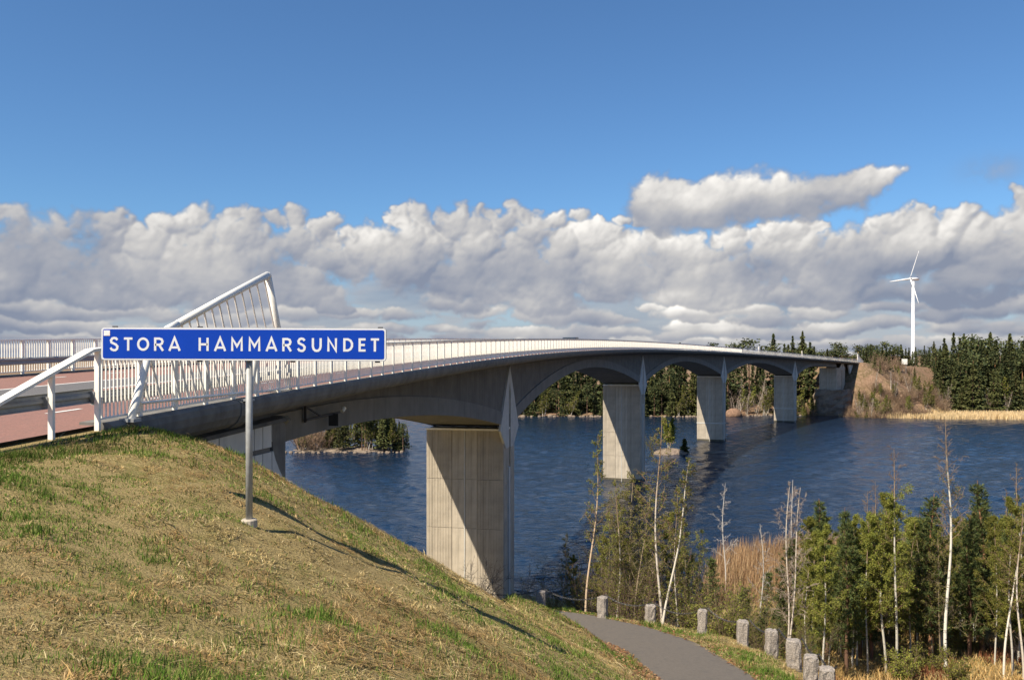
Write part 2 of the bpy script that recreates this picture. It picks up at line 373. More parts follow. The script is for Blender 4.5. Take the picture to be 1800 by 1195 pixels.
PATH = np.array([(-30, 41, -10.9), (-14, 38.5, -10.6), (-5, 36.6, -10.45), (0, 34.7, -10.25), (2.3, 32.3, -9.85), (3.65, 29.6, -9.35), (4.6, 26.4, -8.8), (5.0, 21.7, -8.1), (5.0, 17, -7.35), (4.6, 12, -6.6)])
def _dense(P, n=400):
    d = np.r_[0, np.cumsum(np.hypot(*np.diff(P[:, :2], axis=0).T))]; t = np.linspace(0, d[-1], n)
    out = np.c_[[np.interp(t, d, P[:, k]) for k in range(3)]].T
    for _ in range(30): out[1:-1] = (out[:-2]+2*out[1:-1]+out[2:])/4
    return out
PD = _dense(PATH)
def vnoise(X, Y, f, seed=0, octv=3):
    out = np.zeros_like(X, float); amp = 1; tot = 0
    for o in range(octv):
        g = np.random.default_rng(seed+o).random((64, 64)); x, y = X*f, Y*f; xi, yi = np.floor(x).astype(int), np.floor(y).astype(int)
        fx, fy = x-xi, y-yi; fx = fx*fx*(3-2*fx); fy = fy*fy*(3-2*fy)
        a, b = g[xi % 64, yi % 64], g[(xi+1) % 64, yi % 64]; c, d = g[xi % 64, (yi+1) % 64], g[(xi+1) % 64, (yi+1) % 64]
        out += amp*((a*(1-fx)+b*fx)*(1-fy)+(c*(1-fx)+d*fx)*fy); tot += amp; amp *= .5; f *= 2.1
    return out/tot
def path_near(X, Y):
    d2 = (X.ravel()[:, None]-PD[:, 0])**2 + (Y.ravel()[:, None]-PD[:, 1])**2; i = d2.argmin(1)
    return np.sqrt(d2.min(1)).reshape(X.shape), PD[i, 2].reshape(X.shape)
def ground(X, Y, bumps=True):
    """height of the near ground (z), vectorised"""
    X = np.atleast_1d(np.asarray(X, float)); Y = np.atleast_1d(np.asarray(Y, float)); shp = X.shape; x, y = X.ravel(), Y.ravel()
    e = np.empty(len(x))
    for a in range(0, len(x), 20000):
        q = np.c_[x[a:a+20000], y[a:a+20000]]; e[a:a+20000] = _tps(q, CTRL[:, :2])@_W[:_n] + _W[_n] + q@_W[_n+1:]
    if bumps: e += (vnoise(x, y, .55, 3)-.5)*.30 + (vnoise(x, y, 2.0, 9)-.5)*.17
    d, pe = path_near(x, y); w = np.clip((2.3-d)/.9, 0, 1); w = w*w*(3-2*w); e = e*(1-w) + (pe-.03)*w
    s, o = road_coords(x, y); re = edge_e(s) + sup(s)*(RE-o)/(RE-LE) - .06
    out = np.maximum(np.maximum(o-RE-.1, LE-o-.1), 0) + np.clip(s+47, 0, None)*2
    w = np.clip(1-out/.7, 0, 1); w = w*w*(3-2*w); e = np.where(s < -38, e*(1-w)+re*w, e)
    return (e+EYE).reshape(shp)
def gz(x, y): return float(ground(x, y, True)[0])

def ground_material():
    m = bpy.data.materials.new('turf_ground'); m.use_nodes = True; N = NT(m.node_tree); bs = m.node_tree.nodes['Principled BSDF']
    v = N.new('ShaderNodeNewGeometry').outputs['Position']
    n1, n2, n3 = N.noise(v, .8, 6, .65), N.noise(v, 6, 6, .7), N.noise(v, 34, 4, .7)
    c = N.mix(N.ss(n1, .45, .68), (.36, .27, .12), (.19, .19, .05))
    c = N.mix(N.ss(n2, .35, .7), c, (.45, .345, .16)); c = N.mix(N.ss(n3, .46, .76), c, (.12, .092, .045))
    N.set(bs.inputs['Base Color'], c); bs.inputs['Roughness'].default_value = .95; bs.inputs['Specular IOR Level'].default_value = .1
    b = N.new('ShaderNodeBump'); b.inputs['Strength'].default_value = .9; b.inputs['Distance'].default_value = .08
    m.node_tree.links.new(n3, b.inputs['Height']); m.node_tree.links.new(b.outputs[0], bs.inputs['Normal'])
    return m
def build_ground():
    xs = np.r_[np.arange(-60, -14, 2.), np.arange(-14, 14, .3), np.arange(14, 66, 1.)]; ys = np.r_[np.arange(-10, 2, 1.), np.arange(2, 38, .3), np.arange(38, 94, 1.)]
    X, Y = np.meshgrid(xs, ys); Z = ground(X, Y); h, w = X.shape
    i = np.arange(h*w).reshape(h, w); F = np.stack([i[:-1, :-1], i[:-1, 1:], i[1:, 1:], i[1:, :-1]], -1).reshape(-1, 4)
    o = link('ground', np_mesh('ground', np.c_[X.ravel(), Y.ravel(), Z.ravel()], F, smooth=True), None, ground_material()); tag(o, kind='structure')
build_ground()

def water_material():
    m = bpy.data.materials.new('lake_water'); m.use_nodes = True; N = NT(m.node_tree); bs = m.node_tree.nodes['Principled BSDF']
    g = N.new('ShaderNodeNewGeometry'); v = g.outputs['Position']
    mp = N.new('ShaderNodeMapping'); m.node_tree.links.new(v, mp.inputs[0]); mp.inputs['Rotation'].default_value = (0, 0, .25); mp.inputs['Scale'].default_value = (.45, 1.0, 1)
    h = N.m('ADD', N.m('MULTIPLY', N.noise(mp.outputs[0], 1.1, 4, .62, .4), 1.0), N.m('MULTIPLY', N.noise(mp.outputs[0], .32, 3, .5, .3), 1.3))
    gust = N.lin(N.noise(mp.outputs[0], .02, 4, .55), .3, .7, .55, 1.15)
    h = N.m('MULTIPLY', h, gust)
    b = N.new('ShaderNodeBump'); b.inputs['Strength'].default_value = 1.0; b.inputs['Distance'].default_value = WAVE
    m.node_tree.links.new(h, b.inputs['Height']); m.node_tree.links.new(b.outputs[0], bs.inputs['Normal'])
    N.set(bs.inputs['Base Color'], (.007, .017, .038)); bs.inputs['Roughness'].default_value = .12; bs.inputs['IOR'].default_value = 1.33
    return m
WAVE = .30
def build_water():
    m = water_material(); s = 9000
    o = MB().add([(-s, -s, -.45), (s, -s, -.45), (s, s, -.45), (-s, s, -.45)], [(0, 1, 2, 3)]).build('water', m); tag(o, kind='structure')
    nr, nc = 490, 460; Yr = 38*(300/38)**np.linspace(0, 1, nr); t = np.linspace(-.95, .95, nc)
    Y = np.repeat(Yr[:, None], nc, 1); X = t[None, :]*(Y+12); r = np.random.default_rng(2); Z = np.zeros_like(X)
    sp = np.gradient(Yr)[:, None]; wind = 1.25
    for k in range(64):
        lam = .5*(5.5/.5)**r.random(); a = wind+r.normal()*.55; kx, ky = 2*math.pi/lam*math.sin(a), 2*math.pi/lam*math.cos(a)
        amp = .0056*lam**.92*np.clip((lam/sp-2.2)/2, 0, 1)
        gust = .7+.6*vnoise(X, Y, .02, 400+k % 5, 2); Z += amp*gust*np.sin(X*kx+Y*ky+r.random()*6.28)
    i = np.arange(nr*nc).reshape(nr, nc); F = np.stack([i[:-1, :-1], i[:-1, 1:], i[1:, 1:], i[1:, :-1]], -1).reshape(-1, 4)
    tag(link('water', np_mesh('lake_waves', np.c_[X.ravel(), Y.ravel(), Z.ravel()], F, smooth=True), None, m), kind='structure')
build_water()

# ------------------------------------------------------------------ far shore
def far_height(X, Y):
    sh = np.interp(X, [-700, -150, -60, 0, 60, 78, 92, 104, 118, 135, 180, 320, 900], [330, 290, 284, 281, 279, 283, 287, 284, 274, 266, 262, 258, 300])   # shoreline
    d = Y - sh + (vnoise(X, Y, .09, 5)-.5)*3
    reed = np.clip((X-112)/14, 0, 1)                          # low flat strip with reeds
    h = -1.5 + np.clip(d, -20, 3)*.5 + np.clip(d-3-reed*38, 0, 40)*.12*(1+.3*reed) + np.clip(d-60, 0, 600)*.03
    h = h + (vnoise(X, Y, .05, 8)-.5)*1.2*np.clip(d/10, 0, 1)
    h = h + 5.5*np.clip((X-60)/30, 0, 1)*np.clip((115-X)/20, 0, 1)*np.clip((d-8)/25, 0, 1)
    # road embankment beyond the far abutment
    s, o = road_coords(X, Y); top = EYE + edge_e(s) + .3 - .1
    out = np.maximum(np.maximum(o-3.2, -9.4-o), 0) + np.clip(272-s, 0, None)*1.5
    emb = np.where(s > 245, top - out*.72, -9)
    return np.maximum(h, emb)
def far_material():
    m = bpy.data.materials.new('far_ground'); m.use_nodes = True; N = NT(m.node_tree); bs = m.node_tree.nodes['Principled BSDF']
    v = N.new('ShaderNodeNewGeometry').outputs['Position']
    n1, n2 = N.noise(v, .12, 6, .65), N.noise(v, 1.2, 6, .7)
    c = N.mix(N.ss(n1, .4, .62), (.23, .145, .095), (.13, .10, .05)); c = N.mix(N.ss(n2, .4, .7), c, (.30, .20, .135))
    N.set(bs.inputs['Base Color'], c); bs.inputs['Roughness'].default_value = .95; bs.inputs['Specular IOR Level'].default_value = .1
    b = N.new('ShaderNodeBump'); b.inputs['Strength'].default_value = 1; b.inputs['Distance'].default_value = .6
    m.node_tree.links.new(n2, b.inputs['Height']); m.node_tree.links.new(b.outputs[0], bs.inputs['Normal'])
    return m
def fz(x, y): return float(far_height(np.array([x], float), np.array([y], float))[0])
def build_far():
    xs = np.r_[np.arange(-700, -60, 20.), np.arange(-60, 240, 1.6), np.arange(240, 920, 20.)]; ys = np.r_[np.arange(236, 380, 1.6), np.arange(380, 1500, 25.)]
    X, Y = np.meshgrid(xs, ys); Z = far_height(X, Y); h, w = X.shape
    i = np.arange(h*w).reshape(h, w); F = np.stack([i[:-1, :-1], i[:-1, 1:], i[1:, 1:], i[1:, :-1]], -1).reshape(-1, 4)
    tag(link('far_shore', np_mesh('far_shore', np.c_[X.ravel(), Y.ravel(), Z.ravel()], F, smooth=True), None, far_material()), kind='structure')
    # low wooded ridge on the horizon, all the way round
    mb = MB(); n = 180; rings = []
    for k in range(n+1):
        a = 2*math.pi*k/n; q = 26 + 16*math.sin(a*5+1) + 12*math.sin(a*11+.4) + 8*math.sin(a*23)
        rings.append([(math.sin(a)*R_, math.cos(a)*R_, z) for R_, z in ((3800, -3), (4100, q*.8), (4600, q), (5600, -3))])
    mb.sweep(rings, closed=False, caps=False)
    tag(mb.build('wooded_hills', material('wooded_hills', (.035, .05, .045), .95, var=.3, scale=.02), None, True), kind='structure')
build_far()

# ------------------------------------------------------------------ road
def strip(s0, s1, o0, o1, dz, step=2.):
    mb = MB(); n = max(1, int(round((s1-s0)/step))); vs = []
    for k in range(n+1):
        s = s0+(s1-s0)*k/n; vs += [bp(s, o0, dz), bp(s, o1, dz)]
    return mb.add(vs, [(2*k, 2*k+1, 2*k+3, 2*k+2) for k in range(n)])
def build_road():
    r = strip(-120, 330, LE+.42, RE-.25, .012).build('road', M['red_asphalt']); tag(r, kind='structure')
    strip(-120, 330, -4.6, -2.5, .017).build('asphalt_strip', M['grey_asphalt'], r)
    mesh = {}
    strip(-120, 330, -2.62, -2.50, .021).build('centre_line', M['road_paint'], r)
    strip(-120, -36, -4.60, -4.48, .021).build('centre_line', M['road_paint'], r)
    for s in np.arange(-58, 60, 3.0):
        for o in (.35, -6.65):
            strip(s, s+1.0, o-.05, o+.05, .021, 1).build('road_marking', M['road_paint'], r)
    mb = MB()
    for s in np.arange(62, 262, 3.0):
        for o in (.35, -6.65): q = strip(s, s+1.0, o-.05, o+.05, .021, 1); mb.add(q.v, q.f)
    tag(mb.build('road_marking', M['road_paint'], r), kind='stuff')
build_road()

# ------------------------------------------------------------------ bridge
PIERS = [1.75, 72.35, 142.95, 213.55, 262]
def girder_depth(s):
    """deck edge top to girder soffit"""
    if s > 215.3: t = min(1, max(0, (215.3-s+20.6*1.0)/20.6)) if s < 236 else 0; return 1.95+3.4*t**1.9
    lo = (s-1.75)//70.6; mid = 1.75+70.6*lo+35.3
    t = max(0, (abs(s-mid))/35.3)
    if s < -34: t = 0
    return 1.95+3.4*min(1, t)**1.9
def build_bridge():
    B = empty('bridge', tuple(bpz(PIERS[1], -2.9, 0)), 'long white railed concrete arch bridge curving across the lake to the far shore', 'bridge')
    P = lambda s, o, dz=0: bp(s, o, dz)-B.location
    Pz = lambda s, o, z: bpz(s, o, z)-B.location
    # deck slab
    S0, S1 = -42.1, 271.
    ss = np.linspace(S0, S1, 160)
    prof = [(RE-.3, .0), (RE-.3, -.30), (.02, -.78), (-5.82, -.78), (LE+.3, -.30), (LE+.3, 0)]
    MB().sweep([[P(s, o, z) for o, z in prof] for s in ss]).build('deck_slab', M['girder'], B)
    # rounded edge beams in cast lengths with open joints between
    arc = [(RE-.27, .05), (RE-.02, .05), (RE+.035, 0), (RE+.05, -.10), (RE+.03, -.22), (RE-.03, -.33), (RE-.13, -.41), (RE-.27, -.45)]
    def beam(a, b, side=1):
        n = max(2, int((b-a)/1.5)); f = (lambda o: o) if side > 0 else (lambda o: RE+LE-o)
        return MB().sweep([[P(s, f(o), z) for o, z in (arc if side > 0 else arc[::-1])] for s in np.linspace(a, b, n)])
    e = np.r_[S0, np.arange(-36, 268, 6.0), S1]
    for a, b in zip(e[:-1], e[1:]):
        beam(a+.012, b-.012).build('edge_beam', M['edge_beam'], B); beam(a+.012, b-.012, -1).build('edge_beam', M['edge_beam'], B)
    # beam over the near wing wall, a little deeper, thick upturned end at the joint
    arc = [(RE-.55, .06), (RE-.02, .06), (RE+.06, 0), (RE+.08, -.12), (RE+.05, -.28), (RE-.05, -.44), (RE-.22, -.55), (RE-.55, -.58)]
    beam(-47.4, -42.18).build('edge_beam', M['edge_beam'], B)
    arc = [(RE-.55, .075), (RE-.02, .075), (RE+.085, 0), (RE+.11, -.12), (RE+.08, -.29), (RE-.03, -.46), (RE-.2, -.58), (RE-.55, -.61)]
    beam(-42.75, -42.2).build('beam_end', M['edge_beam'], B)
    # girder: recessed webs, soffit, arch ribs standing proud
    ss = np.r_[np.arange(-37.2, 256, 1.0)]; rings = []
    for s in ss:
        z = bp(s, RE).z - girder_depth(s); rings.append([Pz(s, -.10, z+.02), Pz(s, -5.70, z+.02), P(s, -5.70, -.77), P(s, -.10, -.77)])
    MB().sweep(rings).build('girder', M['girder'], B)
    for k in range(5):
        a, b = max(-37.2, 1.75+70.6*(k-1)+.05), min(256, 1.75+70.6*k-.05)
        if k == 4: a = 213.6; b = 256
        ss = np.linspace(a, b, 50)
        for o0, o1 in ((-.12, 0), (-5.68, -5.80)):
            rings = []
            for s in ss:
                z = bp(s, RE).z - girder_depth(s); t = .92; zt = min(z+t, bp(s, RE).z-.80)
                r = [Pz(s, o0, z-.01), Pz(s, o1, z-.01), Pz(s, o1, zt), Pz(s, o0, zt)]; rings.append(r if o1 > o0 else r[::-1])
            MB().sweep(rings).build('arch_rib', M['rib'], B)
    # piers
    RIB = {}
    def ribbed(w, h, ribs):
        key = (round(w, 2), round(h, 2), ribs)
        if key not in RIB:
            mb = MB().box((0, 0, 0), (w, .05, h))
            if ribs:
                n = max(2, int(w/.115)); p = w/n
                for i in range(n): mb.box((i*p+.02, -.028, .0), (i*p+p-.02, .0, h))
            RIB[key] = mb.mesh('concrete_panel', M['concrete'])
        return RIB[key]
    for i, s in enumerate(PIERS):
        last = i == 4; T = 3.5 if not last else 9.0; s0 = s-T/2 if not last else 256.0
        th = float(heading(s0)); cap = bp(s, RE).z-(5.45 if not last else 2.0)
        bot = -2.0 if not last else 8.2
        pier = empty('pier', tuple(bpz(s0, 0, 0)-B.location)); pier.parent = B; pier.rotation_euler = (0, 0, -th)
        W = 5.8   # local frame: x to the right across the bridge, y along it, origin at the near right corner
        core = MB().box((-W+.08, .06, bot), (-.10, T-.06, cap)); core.build('shaft', M['concrete'], pier)
        # near face panels
        cols = [(0, .335, 1), (.335, .495, 0), (.505, .665, 0), (.665, 1, 1)]
        rows = np.arange(cap-.02, bot-3.4, -3.55)
        for r0, r1 in zip(rows[1:], rows[:-1]):
            r0 = max(r0, bot)
            if r1-r0 < .3: continue
            for a, b, rb in cols:
                link('concrete_panel', ribbed((b-a)*W-.03, r1-r0-.03, rb and not last), pier, None, (-W+a*W+.015, .012, r0+.015))
        MB().box((-W/2-.035, -.035, bot), (-W/2+.035, .05, cap-.03)).build('face_strip', M['concrete_pale'], pier)
        if not last: MB().box((-W+.0, -.22, cap-.02), (.02, T+.22, cap+.11)).build('bearing_ledge', M['white_paint'], pier); MB().box((-W-.004, -.022, bot), (.004, T+.004, .42)).build('algae_band', M['algae'], pier)
        # right and left narrow faces: outer bands, a deep slot and a pale pilaster
        for x0, x1 in ((-.10, .0), (-W, -W+.08)):
            MB().box((x0, .03, bot), (x1, T*.36, cap)).build('side_band', M['concrete'], pier)
            MB().box((x0, T*.64, bot), (x1, T-.03, cap)).build('side_band', M['concrete'], pier)
            if not last: MB().box((x0-.02 if x0 < -1 else x0-.05, T*.44, bot), (x1+.04 if x1 >= 0 else x1, T*.58, cap-2.8)).build('pilaster', M['concrete_pale'], pier)
        if i in (2, 3): MB().box((-W-.06, -.07, 4.0), (.05, T+.06, 4.22)).build('waterline_band', M['concrete_pale'], pier)
        # pointed emblem on the side: two tall prongs with a slot between
        zt, zb = (bp(s, RE).z-.85 - cap, -1.35) if not last else (1.9, -.8)
        hw = 3.0 if not last else 3.2; yc = T/2 if not last else 6.0
        for sx in (-1, 1):
            shape = [(.30*sx, zb), (1.2*sx, zb), (hw*.99*sx, .05), (.05*sx, zt), (.03*sx, zt-1.2), (.30*sx, zt-1.9)] if not last else [(.25*sx, zb), (1.0*sx, zb), (1.15*sx, zb+.9), (hw*sx, zb+.45), (.2*sx, zt), (.2*sx, zt-.9)]
            n = len(shape); fr = [(.07, yc+y, cap+z) for y, z in shape]; bk = [(-.09, yc+y, cap+z) for y, z in shape]
            fs = [tuple(range(n)), tuple(range(n, 2*n))[::-1]] + [(k, (k+1) % n, n+(k+1) % n, n+k) for k in range(n)]
            MB().add(fr+bk, fs).build('side_emblem', M['concrete_pale'], pier)
    # near abutment: wing wall of cast panels under the beam, dark curved nose
    WO, SE = 1.2, -37.0
    A = empty('abutment', tuple(bpz(SE, 0, 8)-B.location)); A.parent = B
    q = lambda s, o, z: bpz(s, o, z)-B.location-A.location
    top = lambda s: bp(s, RE).z
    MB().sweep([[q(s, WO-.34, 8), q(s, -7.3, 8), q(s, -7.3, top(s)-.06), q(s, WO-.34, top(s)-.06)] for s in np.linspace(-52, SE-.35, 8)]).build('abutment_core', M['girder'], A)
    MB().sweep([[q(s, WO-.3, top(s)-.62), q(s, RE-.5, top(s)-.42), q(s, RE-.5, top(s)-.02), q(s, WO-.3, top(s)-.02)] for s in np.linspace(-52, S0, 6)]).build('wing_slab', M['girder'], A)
    edges = [-52, -46, -43, -41, -39.1, -38.6, -38.03]
    for a, b in zip(edges[:-1], edges[1:]):
        for z0, z1 in ((8.0, 11.5), (11.56, 14.93), (15.07, 15.69), (15.83, None)):
            t = [top(x)-1.0 if z1 is None else z1 for x in (a, b)]
            a_, b_ = a+.02, b-.02
            MB().hexa([q(a_, WO-.33, z0), q(a_, WO, z0), q(b_, WO, z0), q(b_, WO-.33, z0), q(a_, WO-.33, t[0]), q(a_, WO, t[0]), q(b_, WO, t[1]), q(b_, WO-.33, t[1])]).build('wall_panel', M['concrete_wall'], A)
    # last panels are cut to a curve, leaving the nose, its shade painted in as a dark colour
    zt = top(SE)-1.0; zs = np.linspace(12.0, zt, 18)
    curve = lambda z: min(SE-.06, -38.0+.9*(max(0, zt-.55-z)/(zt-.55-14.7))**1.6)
    for k in range(17):
        a0, a1 = curve(zs[k]), curve(zs[k+1])
        if 14.93 < zs[k] < 15.07 or 15.69 < zs[k] < 15.83: continue
        MB().hexa([q(-38.0, WO-.33, zs[k]+.004), q(-38.0, WO-.001, zs[k]+.004), q(a0, WO-.001, zs[k]+.004), q(a0, WO-.33, zs[k]+.004), q(-38.0, WO-.33, zs[k+1]), q(-38.0, WO-.001, zs[k+1]), q(a1, WO-.001, zs[k+1]), q(a1, WO-.33, zs[k+1])]).build('wall_panel', M['concrete_wall'], A)
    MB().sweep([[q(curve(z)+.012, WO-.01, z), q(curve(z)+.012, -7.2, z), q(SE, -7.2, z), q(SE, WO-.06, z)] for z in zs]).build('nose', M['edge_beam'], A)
    for z in (15.0, 15.76): MB().sweep([[q(s, WO-.30, z-.075), q(s, WO-.05, z-.075), q(s, WO-.05, z+.075), q(s, WO-.30, z+.075)] for s in (-52, -38.05)]).build('recess_band', M['girder'], A)
    MB().sweep([[q(s, WO-.4, top(s)-.99), q(s, WO+.10, top(s)-.99), q(s, WO+.04, top(s)-.90), q(s, WO-.4, top(s)-.86)] for s in (-46, -42, SE+.05)]).build('capping', M['edge_beam'], A)
    zf = top(SE)
    MB().add([q(SE-.2, WO+.16, zf-.98), q(SE+.55, WO-.35, zf-1.28), q(SE+.5, WO-.3, zf-1.15), q(SE-.2, WO+.10, zf-.84), q(SE-.3, WO-.3, zf-.98), q(SE-.2, WO-.6, zf-1.1)], [(0, 1, 2, 3), (0, 4, 5, 1), (3, 2, 5, 4), (1, 5, 2), (0, 3, 4)]).build('flashing', M['galv'], A)
    # far abutment wing: pale stepped triangle hanging under the deck end
    z = bp(269, RE).z
    MB().hexa([Pz(268.9, .2, z-5.4), Pz(268.9, .7, z-5.4), Pz(269.6, .7, z-5.4), Pz(269.6, .2, z-5.4), Pz(266.5, .2, z-.8), Pz(266.5, .7, z-.8), Pz(274.5, .7, z-.8), Pz(274.5, .2, z-.8)]).build('wing_wall', M['concrete_wall'], B)
    return B
BRIDGE = build_bridge()

# ------------------------------------------------------------------ railings
RH = 1.17
def build_railing(side, s0, s1, bars0, bars1, label, nsep=0):
    o = RE-.14 if side > 0 else LE+.14; ins = -1 if side > 0 else 1
    R_ = empty('bridge_railing', tuple(bp(s0, o)), label, 'railing')
    P = lambda s, dz, d=0: bp(s, o+ins*d, dz)-R_.location
    ss = np.arange(s0, s1+.01, 1.2)
    if side > 0: ss0 = 1
    else: ss0 = 0
    bar_me = MB().box((-.011, -.011, 0), (.011, .011, RH-.19)).mesh('bar', M['white_paint'])
    post_me = MB().box((-.035, -.045, 0), (.035, .045, RH-.045)).mesh('post', M['white_paint'])
    fine = bars1
    # rails
    ring = lambda s, a, b, w: [P(s, a, -w), P(s, a, w), P(s, b, w), P(s, b, -w)]
    rs = np.r_[s0, np.arange(s0+1.2, s1, 2.4), s1]
    MB().sweep([ring(s, RH-.04, RH, .048) for s in rs]).build('top_rail', M['white_paint'], R_)
    MB().sweep([ring(s, .115, .145, .02) for s in rs]).build('bottom_rail', M['white_paint'], R_)
    for s in ss[ss0:]:
        c = link('post', post_me, R_, None, tuple(P(s, .0))); c.rotation_euler = (0, 0, -float(heading(s)))
    rest = MB(); n = 0
    for k, s in enumerate(ss[:-1]):
        th = -float(heading(s))
        for i in range(10):
            x = s+.105+i*.11
            if bars0 <= x <= bars1 and n < 299:
                c = link('bar', bar_me, R_, None, tuple(P(x, .145))); c.rotation_euler = (0, 0, th); n += 1
            elif s < 150:
                p = P(x, .145); w = .011; ca, sa = math.cos(th), math.sin(th)
                q = [(a*ca-b*sa, a*sa+b*ca) for a, b in ((-w, -w), (w, -w), (w, w), (-w, w))]
                vs = [(p.x+a, p.y+b, p.z) for a, b in q] + [(p.x+a, p.y+b, p.z+RH-.19) for a, b in q]
                rest.add(vs, [(0, 1, 5, 4), (1, 2, 6, 5), (2, 3, 7, 6), (3, 0, 4, 7)])
            elif i % 2 == 0:
                p, q = P(x, .145), P(x+.05, .145); rest.add([p, q, q+Vector((0, 0, RH-.19)), p+Vector((0, 0, RH-.19))], [(0, 1, 2, 3)])
    tag(rest.build('bar', M['white_paint'], R_), kind='stuff')
    # steel crash beam bolted to the road side
    wp = [(.115, .36), (.155, .39), (.155, .43), (.115, .455), (.115, .485), (.155, .51), (.155, .55), (.115, .58)]
    back = [(a-.012, b) for a, b in wp[::-1]]
    g = MB().sweep([[P(s, b, a) for a, b in wp+back] for s in rs]); g.build('crash_beam', M['galv'], R_)
    sp = MB()
    for s in ss[::2]: sp.bar(P(s, .47, .03), P(s, .47, .11), .08, .12)
    tag(sp.build('spacer', M['steel'], R_), kind='stuff')
    return R_
build_railing(1, -47.5, 271, -47.5, -34, 'white railing with thin upright bars along the near right edge of the bridge')
build_railing(-1, -52.4, 271, -44, -26, 'white railing with upright bars along the far left edge of the road')

def build_end_rail():
    # posts and sloping hand rail before the bridge railing, crash beam running out of view
    E_ = empty('guardrail', tuple(bp(-49.4, RE-.1)), 'steel crash barrier on white posts with a sloping white hand rail at the near end', 'guardrail')
    P = lambda s, dz, d=0: bp(s, RE-.14-d, dz)-E_.location
    tops = [(-47.52, 1.27), (-48.66, 1.0)]
    for s, h in tops:
        MB().hexa([P(s-.03, -.2, -.045), P(s-.03, -.2, .035), P(s+.03, -.2, .035), P(s+.03, -.2, -.045)][::-1] + [P(s-.03, h, -.045), P(s-.03, h, .035), P(s+.03, h, .035), P(s+.03, h, -.045)][::-1]).build('post', M['white_paint'], E_)
    a, b, c = P(-49.85, .55), P(-47.72, 1.25), P(-47.42, 1.27)
    m = MB(); w = .066; h = .05
    side = (P(-48, 0, -w)-P(-48, 0, w))/2*1.25
    r = []
    for p in (a, b, c): r.append([p-side, p+side, p+side+Vector((0, 0, h)), p-side+Vector((0, 0, h))])
    m.sweep(r).build('hand_rail', M['white_paint'], E_)
    wp = [(.10, .40), (.14, .43), (.14, .475), (.10, .50), (.10, .54), (.14, .57), (.14, .61), (.10, .64)]; back = [(x-.012, z) for x, z in wp[::-1]]
    MB().sweep([[P(s, z, x) for x, z in wp+back] for s in np.linspace(-75, -47.45, 16)]).build('crash_beam', M['galv'], E_)
    for s, h in tops: MB().bar(P(s, .52, .03), P(s, .52, .115), .09, .14).build('spacer', M['steel'], E_)
    for s in np.arange(-51.6, -74, -2): MB().bar(P(s, -.2, .06), P(s, .55, .06), .06, .08).build('post', M['galv'], E_)
build_end_rail()

def build_sail(name, pl, side, label, scale=1., mirror=1, small=False):
    """leaning harp-like frame of white tubes; pl maps (along, up, out) metres to a point"""
    o = empty(name, tuple(pl(0, 0, 0)), label, 'railing frame')
    P = lambda a, u, w=0: pl(a, u, w)-o.location
    m = M['white_paint']
    return o, P, m
def build_near_sail():
    # frame stands just outside the railing, in one upright plane; measured points along (m from its foot), up (m over the eye line), depth from the plane
    a0 = bp(-46.9, RE+.02); a1 = bp(-39.3, RE-.25)
    d = Vector((a1.x-a0.x, a1.y-a0.y, 0)).normalized()
    def hit(px, py):          # survey mark -> point of the frame plane
        k = (px-900)/1500; nx, ny = d.y, -d.x
        t = (a0.x*nx+a0.y*ny)/(k*nx+ny); return Vector((k*t, t, EYE+(635-py)/1500*t))
    o = empty('harp_railing', tuple(hit(229, 737)), 'tall white tubular frame like a leaning harp rising behind the blue sign', 'railing frame')
    H = lambda x, y: hit(x, y)-o.location
    foot = [H(229, 741), H(238, 708), H(246, 679), H(255, 645), H(264, 612), H(276, 591), H(296, 578), H(312, 569.5)]
    MB().tube(foot, [.075, .073, .072, .07, .07, .07, .072, .073], 12).build('curved_leg', m_ := M['white_paint'], o, True)
    peak = H(469.5, 484)
    MB().tube([H(311, 570), H(390, 526), peak], [.073, .078, .088], 12).build('top_tube', m_, o, True)
    MB().tube([H(471, 485.5), H(489, 580), H(509, 686)], [.085, .078, .07], 12).build('end_leg', m_, o, True)
    MB().tube([H(469, 484), H(471, 484.5)], .089, 12).build('corner_joint', m_, o, True)
    MB().tube([H(246, 708.5), H(340, 699), H(436, 689.5), H(509, 685)], .032, 6).build('bottom_tube', m_, o)
    # bars, all parallel to the end leg
    tops = [(255, 672, 262, 706), (262, 618, 284, 705)]
    for k in range(14):
        x = 292 + k*13.2; y = 580.5 - (x-292)*.545 if x > 300 else 582
        dx = .21; yb = 704.0-k*1.35
        tops.append((x, y, x+(yb-y)*dx*.97, yb))
    for x, y, xb, yb in tops:
        MB().tube([H(x, y), H(xb, yb)], .021, 6).build('bar', m_, o)
    # striped prop: second foot against the frame
    a = bp(-42.5, RE+.0)
    st = empty('leaning_prop', tuple(a), 'white leaning tube striped with bar shadows just right of the sign post', 'railing frame')
    kz = a.y
    pt = lambda x, y, dy=0: Vector(((x-900)/1500*(kz+dy), kz+dy, EYE+(635-y)/1500*(kz+dy)))-st.location
    MB().tube([pt(437, 706), pt(443, 670), pt(448.5, 634), pt(456, 600)], [.068, .068, .07, .07], 12).build('tube', m_, st, True)
    MB().box((-.10, -.16, -.02), (.12, .10, .03)).build('base_plate', M['steel'], st, False, tuple(pt(436, 703)))
    MB().box((-.12, -.16, -.03), (.14, .12, .03)).build('base_plate', M['steel'], o, False, tuple(H(229, 738)))
build_near_sail()
